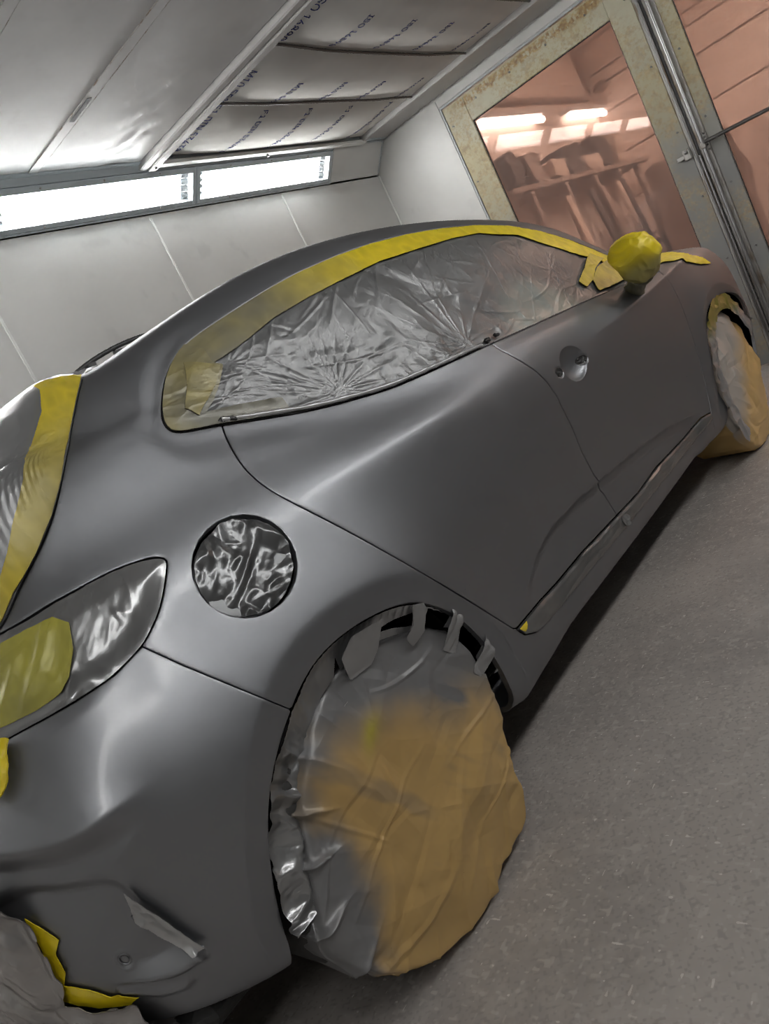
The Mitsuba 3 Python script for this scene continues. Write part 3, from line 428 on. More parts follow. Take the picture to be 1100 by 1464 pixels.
'arch': [[-0.2679,0.1659],[-0.2654,0.1781],[-0.2615,0.1898],[-0.2566,0.2007],[-0.251,0.2109],[-0.2451,0.221],[-0.2391,0.2314],[-0.2331,0.2418],[-0.2272,0.2528],[-0.2215,0.2641],[-0.2159,0.2758],[-0.2103,0.2876],[-0.2048,0.2995],[-0.1994,0.3114],[-0.1938,0.323],[-0.1881,0.334],[-0.1823,0.3448],[-0.1763,0.3549],[-0.1702,0.3645],[-0.1638,0.3738],[-0.1574,0.3826],[-0.1509,0.391],[-0.1441,0.399],[-0.1375,0.4069],[-0.1305,0.4141],[-0.1237,0.4214],[-0.1168,0.4283],[-0.1098,0.4349],[-0.1029,0.4415],[-0.0959,0.4477],[-0.0888,0.4538],[-0.0816,0.4597],[-0.0744,0.4655],[-0.067,0.471],[-0.0596,0.4761],[-0.052,0.4808],[-0.044,0.4849],[-0.036,0.4884],[-0.0277,0.4912],[-0.019,0.4933],[-0.0102,0.4948],[-0.001,0.4956],[0.0086,0.4958],[0.0186,0.4954],[0.0291,0.4944],[0.0404,0.4927],[0.0517,0.4907],[0.0645,0.488],[0.0778,0.4849],[0.0919,0.4812],[0.1071,0.4767],[0.1234,0.4711],[0.1396,0.4647],[0.157,0.4567],[0.1747,0.4472],[0.193,0.4359],[0.2113,0.4232],[0.2303,0.4088],[0.2488,0.3933],[0.267,0.3767],[0.2853,0.3586],[0.3019,0.3398],[0.3162,0.3206],[0.3277,0.3014],[0.338,0.282],[0.3446,0.2638],[0.3502,0.246],[0.355,0.2287],[0.3573,0.2126],[0.3605,0.1962],[0.3622,0.1804],[0.3662,0.1631],[0.3712,0.1445],[0.3789,0.122],[0.3859,0.0973]],
'archf': [[2.1682,0.1634],[2.1755,0.1764],[2.1837,0.1898],[2.1935,0.2028],[2.2032,0.2155],[2.2131,0.2273],[2.2235,0.2381],[2.2333,0.2484],[2.2419,0.2585],[2.2514,0.2681],[2.26,0.2776],[2.2679,0.2872],[2.2765,0.2965],[2.2848,0.3059],[2.2922,0.3156],[2.2995,0.3253],[2.3067,0.3353],[2.3136,0.3455],[2.3201,0.3559],[2.326,0.3667],[2.333,0.3776],[2.3381,0.389],[2.3447,0.4004],[2.3501,0.4122],[2.3573,0.4239],[2.3635,0.4358],[2.3725,0.4475],[2.3821,0.4592],[2.3931,0.4707],[2.4065,0.4818],[2.4223,0.4924],[2.4398,0.5024],[2.4607,0.5117],[2.4835,0.5202],[2.5094,0.5275],[2.5352,0.5334],[2.5628,0.537],[2.5891,0.5382],[2.616,0.536],[2.6396,0.5304],[2.6623,0.5208],[2.6842,0.5077],[2.7053,0.4921],[2.7255,0.475],[2.7459,0.4568],[2.7644,0.4385],[2.7837,0.4197],[2.8039,0.4005],[2.8258,0.3812],[2.8527,0.3615],[2.8593,0.3447],[2.8551,0.3295],[2.8497,0.3151]],
'sill': [[0.3841,0.1016],[0.4047,0.1117],[0.4218,0.1233],[0.4459,0.1283],[0.4819,0.1244],[0.5184,0.1199],[0.5545,0.1157],[0.5907,0.1115],[0.6331,0.1019],[1.9792,0.0955],[2.0123,0.1176],[2.0573,0.1329],[2.1021,0.1481]],
'bseam': [[-0.2473,0.662],[-0.2361,0.6526],[-0.225,0.6431],[-0.2139,0.6333],[-0.2031,0.6233],[-0.1925,0.613],[-0.1821,0.603],[-0.1722,0.5927],[-0.1629,0.5823],[-0.1541,0.5717],[-0.146,0.561],[-0.1385,0.5502],[-0.1315,0.5392],[-0.125,0.5285],[-0.1188,0.5176],[-0.1128,0.5066],[-0.1062,0.4952],[-0.0989,0.483],[-0.0915,0.4702],[-0.0842,0.4569]],
'blow': [[-0.2681,0.166],[-0.2793,0.1479],[-0.2869,0.1333],[-0.3078,0.1387],[-0.327,0.1394],[-0.346,0.1371],[-0.3652,0.1341],[-0.3837,0.1358],[-0.4021,0.1371],[-0.4205,0.1381],[-0.439,0.1389],[-0.4546,0.1449],[-0.47,0.1502],[-0.4852,0.1551]],
'tail_low': [[-0.2473,0.662],[-0.2649,0.6588],[-0.2824,0.6554],[-0.2995,0.6521],[-0.3162,0.6486],[-0.3359,0.6472],[-0.3554,0.6459],[-0.3726,0.6453],[-0.3898,0.6446],[-0.4069,0.6439],[-0.4239,0.6438],[-0.4409,0.6437],[-0.4579,0.6435],[-0.475,0.6431],[-0.4926,0.643],[-0.5101,0.6428],[-0.5276,0.6424],[-0.5453,0.6414],[-0.5629,0.6402],[-0.5848,0.6408],[-0.6069,0.6413]],
'fuel': [[0.0221,0.6331],[0.0073,0.6179],[-0.0093,0.607],[-0.0267,0.6015],[-0.0443,0.6015],[-0.0613,0.6067],[-0.0774,0.6166],[-0.0917,0.6303],[-0.1033,0.6465],[-0.1106,0.664],[-0.1126,0.6818],[-0.1086,0.6988],[-0.0987,0.7144],[-0.0838,0.7277],[-0.0652,0.7378],[-0.0443,0.7441],[-0.0229,0.746],[-0.0026,0.743],[0.0151,0.7355],[0.029,0.7237],[0.0383,0.7084],[0.0424,0.6905],[0.0408,0.6711],[0.0338,0.6514]],
'scoop': [[0.5138,0.2632],[0.5298,0.2681],[0.5455,0.2734],[0.561,0.2791],[0.5763,0.2851],[0.5916,0.2913],[0.607,0.2976],[0.6225,0.304],[0.6383,0.3102],[0.6544,0.3164],[0.6709,0.3222],[0.688,0.3278],[0.7059,0.3328],[0.7248,0.3372],[0.7453,0.3407],[0.7664,0.3435],[0.7885,0.3457],[0.8117,0.3472],[0.8361,0.3481],[0.8747,0.3439],[0.9014,0.3438],[0.9178,0.3467],[0.9436,0.3465],[0.9729,0.3452],[1.0154,0.3399],[1.0339,0.3418],[1.0763,0.3368],[1.0976,0.3379],[1.1303,0.336],[1.1701,0.3323],[1.1974,0.3321],[1.2421,0.3275],[1.267,0.328],[1.3181,0.3223],[1.3395,0.3235],[1.3885,0.3185],[1.4155,0.3184],[1.4549,0.3155],[1.5113,0.3093],[1.5474,0.307],[1.5798,0.3053],[1.6239,0.3012],[1.6692,0.2968],[1.7234,0.2905],[1.7773,0.2838],[1.8146,0.2795],[1.8737,0.2707],[1.9257,0.2622],[1.9734,0.2533],[2.0198,0.2432]],
'shoulder': [[0.0709,0.7223],[0.0839,0.7213],[0.0974,0.7203],[0.1112,0.7194],[0.1254,0.7185],[0.1402,0.7177],[0.1554,0.7171],[0.1711,0.7165],[0.1873,0.7161],[0.2041,0.7158],[0.2214,0.7158],[0.2394,0.716],[0.2579,0.7165],[0.277,0.7171],[0.2966,0.7179],[0.3168,0.7188],[0.3376,0.7199],[0.3586,0.721],[0.3798,0.722],[0.4013,0.7229],[0.423,0.7238],[0.4451,0.7245],[0.4675,0.7252],[0.4906,0.7258],[0.5137,0.7262],[0.5376,0.7265],[0.5623,0.7268],[0.5878,0.7272],[0.6142,0.7275],[0.6413,0.7278],[0.6694,0.7283],[0.6981,0.7287],[0.7276,0.7293],[0.7575,0.73],[0.7878,0.7308]],
'fcrease': [[1.1846,0.6855],[1.2071,0.6877],[1.2261,0.6899],[1.2418,0.6918],[1.254,0.6937],[1.2783,0.6955],[1.3072,0.6973],[1.3364,0.699],[1.3661,0.7008],[1.3961,0.7026],[1.4266,0.7043],[1.4574,0.7061],[1.4891,0.7078],[1.5211,0.7096],[1.5538,0.7114],[1.5874,0.7132],[1.6214,0.7151],[1.6568,0.7171],[1.6924,0.7191],[1.7297,0.7213],[1.7673,0.7235],[1.8072,0.726],[1.8478,0.7287],[1.8905,0.7315],[1.9358,0.7347],[1.9835,0.7382],[2.0342,0.7421],[2.0872,0.7465],[2.1427,0.7512],[2.2002,0.7563],[2.2595,0.7616],[2.3199,0.7668],[2.3803,0.7719],[2.4405,0.7769],[2.5009,0.782]],
'fcrease2': [[2.5012,0.7796],[2.5106,0.7411],[2.4028,0.6907],[2.3595,0.6882]],
'handle': [[1.2176,0.6647]],
'ear1': [[1.1201,0.6633]],
'ear2': [[1.2862,0.657]],
'handle_r': [[1.2754,0.6456],[1.1685,0.6248],[1.1317,0.687],[1.2326,0.7056]],
'lip': [[-0.2485,0.6607],[-0.2606,0.6572],[-0.2726,0.6537],[-0.2846,0.6502],[-0.2964,0.6467],[-0.3082,0.6432],[-0.3198,0.6398],[-0.3313,0.6365],[-0.3428,0.6333],[-0.3542,0.6304],[-0.3656,0.6277],[-0.377,0.6252],[-0.3885,0.6231],[-0.4001,0.6212],[-0.4119,0.6198],[-0.4238,0.6187],[-0.4359,0.618],[-0.4482,0.6177],[-0.4606,0.6176],[-0.4733,0.6179],[-0.4864,0.6184],[-0.4995,0.6191],[-0.5127,0.6199],[-0.5261,0.6209],[-0.5396,0.6221],[-0.5533,0.6234],[-0.5673,0.6248],[-0.5813,0.6262],[-0.5955,0.6277],[-0.6101,0.6293],[-0.6246,0.6309],[-0.6394,0.6325],[-0.6547,0.6341],[-0.67,0.6356],[-0.6859,0.6372]],
'bcrease': [[-0.6769,0.5278],[-0.662,0.5251],[-0.6475,0.5222],[-0.6333,0.5193],[-0.6193,0.5164],[-0.6057,0.5134],[-0.5923,0.5105],[-0.5791,0.5077],[-0.566,0.505],[-0.5532,0.5024],[-0.5402,0.5001],[-0.5276,0.4979],[-0.5151,0.496],[-0.5027,0.4945],[-0.4904,0.4932],[-0.4784,0.4923],[-0.4667,0.4918],[-0.4553,0.4916],[-0.4437,0.4919],[-0.4324,0.4926],[-0.421,0.4935],[-0.4097,0.4945],[-0.3982,0.4956],[-0.3865,0.4966],[-0.3747,0.4975],[-0.3627,0.4982],[-0.3504,0.4984],[-0.3379,0.4982],[-0.3252,0.4974],[-0.3124,0.4959]],
'pocket': [[-0.6896,0.436],[-0.6765,0.4417],[-0.6652,0.4458],[-0.6546,0.4488],[-0.6448,0.4507],[-0.6352,0.4517],[-0.6237,0.4514],[-0.6101,0.4498],[-0.5949,0.4468],[-0.5774,0.4426],[-0.5615,0.4385],[-0.547,0.4348],[-0.5339,0.4313],[-0.522,0.4282],[-0.511,0.4249],[-0.5007,0.4218],[-0.491,0.4187],[-0.4824,0.4155],[-0.4745,0.4118],[-0.4675,0.4076],[-0.4614,0.403],[-0.4563,0.3977],[-0.4525,0.3923],[-0.4497,0.3867],[-0.4483,0.3809],[-0.448,0.375],[-0.4462,0.368],[-0.4433,0.3593],[-0.439,0.3495],[-0.4334,0.3381],[-0.4281,0.3261],[-0.4229,0.3135],[-0.4181,0.3005],[-0.4137,0.287],[-0.4094,0.2752],[-0.4054,0.265],[-0.4017,0.2562],[-0.3981,0.249],[-0.3957,0.2431],[-0.3946,0.2386],[-0.3947,0.2352],[-0.3961,0.2331],[-0.3976,0.2311],[-0.3994,0.229],[-0.4014,0.2271],[-0.4037,0.2251],[-0.4075,0.2243],[-0.4124,0.225],[-0.419,0.2263],[-0.4304,0.2241],[-0.4415,0.2227],[-0.4526,0.222],[-0.4636,0.2219],[-0.4742,0.2229],[-0.485,0.2242],[-0.496,0.2261],[-0.5074,0.2282],[-0.5192,0.2305],[-0.5323,0.2326],[-0.5469,0.2344],[-0.5636,0.2353],[-0.5818,0.2359],[-0.5969,0.2387],[-0.6097,0.243],[-0.6211,0.2482],[-0.631,0.2544],[-0.6387,0.2635],[-0.6444,0.2755],[-0.6486,0.29],[-0.6513,0.307],[-0.6548,0.3232],[-0.6593,0.3386],[-0.6647,0.3533],[-0.6709,0.3673],[-0.6785,0.3798],[-0.6872,0.3909],[-0.697,0.4006],[-0.7067,0.4095],[-0.7093,0.4182],[-0.7021,0.4277]],
'reflector': [[-0.4691,0.3363],[-0.472,0.3227],[-0.4645,0.3096],[-0.4571,0.2962],[-0.4499,0.2826],[-0.4429,0.2689],[-0.435,0.2568],[-0.4256,0.2474],[-0.4167,0.2384],[-0.3928,0.2384],[-0.3999,0.2526],[-0.4072,0.2672],[-0.4129,0.2848],[-0.4189,0.3027],[-0.4252,0.3204],[-0.4323,0.335],[-0.4394,0.3493],[-0.4468,0.363],[-0.4546,0.381]],
'ledge': [[-0.5366,0.2352],[-0.5197,0.2357],[-0.5036,0.2353],[-0.4876,0.2345],[-0.4712,0.2341],[-0.4538,0.2344],[-0.4359,0.2354],[-0.4173,0.2376],[-0.3965,0.2319],[-0.4068,0.2226],[-0.4248,0.2251],[-0.447,0.2214],[-0.4688,0.2224],[-0.4899,0.2245]],
'blade': [[-0.5698,0.2185],[-0.5567,0.2117],[-0.5439,0.2047],[-0.5311,0.1977],[-0.5182,0.1909],[-0.4979,0.1875],[-0.476,0.1858],[-0.4568,0.1941]],
'sensor': [[-0.5309,0.2682]],
'sensor_r': [[-0.5172,0.2637]],
'tape_bump': [[-0.651,0.3944],[-0.6412,0.3847],[-0.6316,0.3749],[-0.6205,0.3596],[-0.6107,0.3436],[-0.6298,0.3227],[-0.6318,0.305],[-0.6347,0.2866],[-0.655,0.2637],[-0.6421,0.2571],[-0.6299,0.25],[-0.6181,0.2427],[-0.6065,0.2298],[-0.5955,0.2165],[-0.5749,0.2159],[-0.5615,0.2093],[-0.5489,0.202],[-0.579,0.1887],[-0.5968,0.1927],[-0.6151,0.1963],[-0.634,0.1994],[-0.6455,0.2078],[-0.6576,0.2158],[-0.6709,0.2232],[-0.6843,0.2308],[-0.6719,0.2537],[-0.6615,0.2749],[-0.656,0.2964],[-0.6518,0.3169],[-0.65,0.3325],[-0.6488,0.3477],[-0.6482,0.3625]],
'tape_tail': [[-0.5647,0.7484],[-0.5387,0.7482],[-0.513,0.7478],[-0.4898,0.7488],[-0.4668,0.7496],[-0.4438,0.7504],[-0.4233,0.7491],[-0.4028,0.7478],[-0.3825,0.7464],[-0.3678,0.7374],[-0.3538,0.7286],[-0.3584,0.7185],[-0.363,0.7085],[-0.3675,0.6986],[-0.3766,0.69],[-0.3854,0.6813],[-0.394,0.6725],[-0.4068,0.6668],[-0.4193,0.661],[-0.4386,0.6595],[-0.4581,0.658],[-0.4773,0.6564],[-0.4948,0.6564],[-0.5123,0.6564],[-0.5299,0.6562],[-0.5599,0.6567],[-0.5825,0.6575],[-0.6054,0.6581]],
'flap': [[-0.5822,0.6492],[-0.5742,0.6479],[-0.566,0.6466],[-0.5577,0.6453],[-0.5493,0.6438],[-0.5408,0.6423],[-0.5348,0.6404],[-0.5313,0.6383],[-0.5303,0.636],[-0.5318,0.6333],[-0.5329,0.6301],[-0.5338,0.6262],[-0.5347,0.6217],[-0.5357,0.6167],[-0.5365,0.6121],[-0.5372,0.6081],[-0.5377,0.6046],[-0.5381,0.6016],[-0.5391,0.5986],[-0.5406,0.5954],[-0.5426,0.5922],[-0.5452,0.589],[-0.5482,0.5858],[-0.5517,0.5828],[-0.5557,0.58],[-0.5601,0.5772],[-0.5641,0.5747],[-0.5676,0.5726],[-0.5706,0.5708],[-0.5732,0.5692],[-0.5764,0.5682],[-0.5804,0.5676],[-0.5852,0.5676],[-0.5907,0.568],[-0.5956,0.5704],[-0.5998,0.5749],[-0.6035,0.5814],[-0.6065,0.59],[-0.6075,0.5994],[-0.6063,0.6096],[-0.6029,0.6206],[-0.5977,0.6325],[-0.5938,0.6414],[-0.5888,0.647]],
'dif': [[-0.8321,0.5199],[-0.8055,0.5136],[-0.7814,0.5069],[-0.7594,0.4999],[-0.7392,0.4927],[-0.7193,0.4855],[-0.7034,0.4775],[-0.6887,0.4671],[-0.6748,0.4566],[-0.6622,0.4457],[-0.667,0.4298],[-0.6666,0.4153],[-0.6595,0.4037],[-0.6524,0.3922],[-0.6501,0.3774],[-0.6482,0.3625],[-0.6488,0.3477],[-0.65,0.3325],[-0.6518,0.3169],[-0.656,0.2964],[-0.6615,0.2749],[-0.6719,0.2537],[-0.6843,0.2308],[-0.6709,0.2232],[-0.6576,0.2158],[-0.6455,0.2078],[-0.634,0.1994],[-0.6144,0.1961],[-0.5954,0.1921],[-0.5769,0.1878]],
'swage2': [[-0.4646,0.4285],[-0.4591,0.4278],[-0.4537,0.4274],[-0.4485,0.4275],[-0.4435,0.4278],[-0.4386,0.4284],[-0.434,0.4293],[-0.4295,0.4304],[-0.425,0.4318],[-0.4207,0.4334],[-0.4166,0.4351],[-0.4125,0.437],[-0.4085,0.4389],[-0.4046,0.441],[-0.4007,0.4431],[-0.3968,0.4453],[-0.393,0.4474],[-0.3892,0.4496],[-0.3854,0.4517],[-0.3815,0.4538],[-0.3777,0.4558],[-0.3737,0.4578],[-0.3697,0.4595],[-0.3657,0.4611],[-0.3616,0.4626],[-0.3574,0.4638],[-0.3531,0.4648],[-0.3487,0.4655],[-0.3442,0.4659],[-0.3395,0.4661]],
'tape_bonnet': [[2.6363,1.1012],[2.661,0.8895],[2.6226,0.8271],[2.6173,0.7762],[2.659,0.7292],[2.6772,0.6852],[2.5964,0.7114],[2.536,0.747],[2.4694,0.7791],[2.4212,0.8055],[2.4081,0.8441],[2.3156,0.8797]],
'pocket_top': [[-0.7572,0.4491],[-0.746,0.4452],[-0.7346,0.4428],[-0.723,0.4417],[-0.7114,0.4418],[-0.6999,0.4426],[-0.6883,0.4441],[-0.677,0.446],[-0.6659,0.448],[-0.6549,0.4499],[-0.6445,0.4515],[-0.6342,0.4527],[-0.6244,0.4532],[-0.6151,0.4528],[-0.6062,0.4515],[-0.5974,0.4497],[-0.5892,0.4472],[-0.5807,0.4446],[-0.5723,0.4417],[-0.564,0.4389],[-0.5556,0.4362],[-0.5471,0.4338],[-0.5384,0.4318],[-0.5298,0.4298],[-0.521,0.4281],[-0.5124,0.4262],[-0.5039,0.4242],[-0.4956,0.4219],[-0.4877,0.4193],[-0.4801,0.4162],[-0.4731,0.4125],[-0.4664,0.4082],[-0.4604,0.4031],[-0.4553,0.3974],[-0.4512,0.3908],[-0.4484,0.3835],[-0.4462,0.3758],[-0.444,0.368],[-0.4414,0.3603],[-0.4383,0.3528],[-0.4349,0.3453],[-0.4314,0.3377],[-0.4278,0.3301],[-0.4243,0.3223],[-0.421,0.3144],[-0.418,0.3063],[-0.4151,0.2981],[-0.4123,0.2898],[-0.4096,0.2816],[-0.407,0.2734],[-0.4043,0.2654],[-0.4016,0.2575],[-0.3987,0.2499],[-0.3957,0.2425],[-0.3924,0.2353]],
'slot_edge': [[-0.471,0.3333],[-0.4703,0.3231],[-0.462,0.3078],[-0.4539,0.2921],[-0.446,0.2762],[-0.4378,0.2606],[-0.4276,0.2483],[-0.4173,0.2376],[-0.3944,0.2364]],
'ledge_low': [[-0.5936,0.237],[-0.5866,0.2367],[-0.5793,0.2365],[-0.5717,0.2364],[-0.5641,0.2361],[-0.5566,0.2356],[-0.5493,0.2349],[-0.5421,0.234],[-0.5352,0.2329],[-0.5283,0.2317],[-0.5216,0.2304],[-0.5149,0.2291],[-0.5083,0.2278],[-0.5018,0.2264],[-0.4954,0.2251],[-0.489,0.2239],[-0.4826,0.2228],[-0.4761,0.2219],[-0.4697,0.221],[-0.4632,0.2205],[-0.4566,0.2203],[-0.45,0.2203],[-0.4433,0.2206],[-0.4367,0.2211],[-0.43,0.222],[-0.4232,0.2233],[-0.4168,0.2243],[-0.4121,0.2231],[-0.4075,0.222],[-0.4014,0.2233]],
'gap1': [[0.1869,0.5699],[0.1806,0.5455],[0.1347,0.5691],[0.0738,0.5917],[0.1351,0.5841]],
'gap2': [[0.2224,0.5567],[0.2772,0.5111],[0.2498,0.4885],[0.2023,0.5291]],
'gap3': [[0.3003,0.4889],[0.3414,0.4419],[0.3453,0.4051],[0.2998,0.3746],[0.2991,0.4277],[0.2759,0.4507]],
'gap4': [[0.3553,0.3675],[0.3623,0.3437],[0.3513,0.3352],[0.3178,0.3125],[0.3218,0.3514]],
'gap5': [[-0.0155,0.603],[-0.007,0.5771],[0.0035,0.5496],[-0.0232,0.5677]],
'gap6': [[0.3524,0.2869],[0.3534,0.2596],[0.3504,0.2349],[0.3374,0.2496]],
'tab1': [[0.1739,0.5885],[0.2055,0.5761],[0.1954,0.5238],[0.1651,0.5113],[0.1509,0.5359],[0.1724,0.5505]],
'tab2': [[0.2884,0.5274],[0.3164,0.5043],[0.2852,0.4682],[0.2647,0.4313],[0.2388,0.4562],[0.2589,0.4927]],
'tab3': [[0.3632,0.4251],[0.3794,0.3871],[0.3404,0.3651],[0.3102,0.3454],[0.2931,0.3672],[0.3316,0.3967]],
'tab4': [[0.0178,0.6196],[0.0968,0.6073],[0.076,0.5607],[0.0591,0.5418],[0.0034,0.5468],[-0.0146,0.5976]],
'tab5': [[0.0753,0.5086],[0.0894,0.4685],[0.0488,0.4438],[0.0255,0.4457],[0.0269,0.4894]],
}


U_, W_, V_, G_ = build_skin()
_SP = [RectBivariateSpline(U_, W_, g, kx=3, ky=3) for g in G_]
SU, SV = (U_[0], U_[-1]), (W_[0], W_[-1])
def base(q):
    return np.stack([_SP[0].ev(q[:, 0], q[:, 1]), -_SP[1].ev(q[:, 0], q[:, 1]), _SP[2].ev(q[:, 0], q[:, 1])], -1)
def base_n(q):
    du = np.stack([_SP[0].ev(q[:, 0], q[:, 1], dx=1), -_SP[1].ev(q[:, 0], q[:, 1], dx=1), _SP[2].ev(q[:, 0], q[:, 1], dx=1)], -1)
    dv = np.stack([_SP[0].ev(q[:, 0], q[:, 1], dy=1), -_SP[1].ev(q[:, 0], q[:, 1], dy=1), _SP[2].ev(q[:, 0], q[:, 1], dy=1)], -1)
    n = np.cross(du, dv)
    return n/np.maximum(np.linalg.norm(n, axis=1, keepdims=True), 1e-9)
def ss(a, b, x):
    t = np.clip((x-a)/(b-a), 0, 1); return t*t*(3-2*t)
def near(q, poly, reach, closed=False):
    """(unsigned distance, signed distance (+ = left of the way it runs), share of the length) to a polyline, 'reach' far out."""
    poly = np.asarray(poly, float)
    if closed: poly = np.vstack([poly, poly[:1]])
    D = np.full(len(q), reach*1.0); S = np.full(len(q), reach*1.0); Tt = np.zeros(len(q))
    lo, hi = poly.min(0)-reach, poly.max(0)+reach
    m = np.where(((q >= lo) & (q <= hi)).all(1))[0]
    if not len(m): return D, S, Tt
    p = q[m]; d = np.full(len(m), 1e9); sg = np.zeros(len(m)); tt = np.zeros(len(m))
    seg = np.diff(poly, axis=0); L = np.hypot(*seg.T); acc = np.r_[0, np.cumsum(L)]
    for k in range(len(seg)):
        w = p-poly[k]; t = np.clip((w@seg[k])/max(L[k]**2, 1e-12), 0, 1)
        e = w-t[:, None]*seg[k]; dd = np.hypot(*e.T)
        b = dd < d-1e-9
        d[b] = dd[b]; cr = seg[k][0]*w[:, 1]-seg[k][1]*w[:, 0]
        sg[b] = np.sign(cr[b]); tt[b] = (acc[k]+t[b]*L[k])/acc[-1]
    D[m] = np.minimum(d, reach); S[m] = np.minimum(d, reach)*sg; Tt[m] = tt
    return D, S, Tt
def F(k): return np.asarray(FEAT[k], float)
def inside(q, poly):
    return shapely.contains_xy(Polygon(poly), q[:, 0], q[:, 1])
def ridge(t, w, soft=.006):
    """a crease: falls off on both sides over w, rounded over soft"""
    a = np.sqrt(t*t+soft*soft)-soft
    return np.exp(-a/w)
def disp(q):
    d = np.zeros(len(q))
    # flare round the rear wheel arch: a flat band, then a crease
    r, _, _ = near(q, F('arch'), .40)
    wb = .052
    x = np.sqrt((r-wb)**2+.0025**2)
    flare = np.where(r < wb, 1-(x-.0025)/wb, np.exp(-(np.maximum(x-.0025, 0)/.12)**1.3))
    d += .0145*flare*(r < .399)
    r, _, _ = near(q, F('archf'), .40)
    d += .012*np.where(r < wb, r/wb, np.exp(-(np.maximum(r-wb, 0)/.07)**1.3))*(r < .399)
    # the hollow low in the doors, under its curved crease
    D, S, t = near(q, F('scoop'), .30)
    low = ss(-.006, .030, np.where(S < 0, D, -D))
    d -= .017*low*(S < 0)*ss(0, .10, t)*(1-ss(.93, 1.0, t))*(1-.6*ss(.05, .25, D))
    d += .006*np.exp(-D/.06)*(S >= 0)*ss(0, .15, t)*(1-ss(.85, 1.0, t))
    # shoulder over the rear wheel
    D, S, t = near(q, F('shoulder'), .30)
    d += .007*ridge(D, .055, .010)*ss(0, .35, t)*(1-ss(.6, 1.0, t))
    # crease from the front wing into the door
    D, S, t = near(q, F('fcrease'), .25)
    d += .022*np.where(S > 0, ridge(D, .06, .003), ridge(D, .040, .003))*(1-ss(.12, .245, D))*ss(.05, .6, t)*(1-ss(.97, 1.0, t)*.5)
    # dished surround of the rear corner of the side window
    w = F('win'); D, S, t = near(q, w, .10, True)
    rear = 1-ss(.16, .34, q[:, 0]-0*t)
    d -= .006*(1-ss(.015, .060, D))*rear
    # finger bowl and fixing holes of the removed door handle
    c = F('handle')[0]; hr = F('handle_r')
    a = np.hypot(hr[0, 0]-hr[2, 0], hr[0, 1]-hr[2, 1])/2*1.02; b = np.hypot(hr[1, 0]-hr[3, 0], hr[1, 1]-hr[3, 1])/2*1.05
    rr = np.hypot((q[:, 0]-c[0])/a, (q[:, 1]-c[1])/b)
    d -= .026*np.sqrt(np.clip(1-rr**2, 0, 1))**1.3
    for k in ('ear1', 'ear2'):
        c = F(k)[0]; rr = np.hypot((q[:, 0]-c[0])/.024, (q[:, 1]-c[1])/.017)
        d -= .006*(1-ss(.75, 1.0, rr))
    # bumper: stepped lip under the tail lamp, swage, pocket, ledge
    D, S, t = near(q, F('lip'), .20)
    d += .0055*np.where(S > 0, np.exp(-D/.05)*(1-ss(.08, .195, D)), 1-ss(0, .036, D))*(D < .199)*ss(0, .40, t)
    D, S, t = near(q, F('bcrease'), .22)
    d += .024*np.where(S < 0, 1-ss(0, .045, D), np.exp(-D/.06)*(1-ss(.1, .215, D)))*(D < .219)*(1-ss(.55, 1.0, t))
    D, S, t = near(q, F('swage2'), .15)
    d += .005*np.exp(-D/.03)*(D < .149)*np.sin(np.pi*t)
    D, S, t = near(q, F('pocket_top'), .25)
    d -= .013*ss(0, .030, D)*np.exp(-(D/.10)**2)*(S < 0)*(D < .249)*ss(0, .12, t)*(1-ss(.90, 1.0, t))
    D, S, t = near(q, F('ledge_low'), .06)
    d += .017*np.where(S > 0, 1-np.minimum(D/.026, 1), 1-ss(0, .012, D))*(D < .059)*ss(0, .55, t)*(1-ss(.95, 1.0, t))
    D, S, t = near(q, F('blade'), .04)
    d += .006*np.exp(-(D/.008)**2)
    c = F('sensor')[0]; rs = np.hypot(*(q-c).T); R = max(np.hypot(*(F('sensor_r')[0]-c)), .009)
    d += .003*np.exp(-((rs-R)/.0025)**2) - .002*(rs < R*.75)
    return d
def skin(q, off=0.0):
    return base(q) + base_n(q)*(disp(q)+off)[:, None]
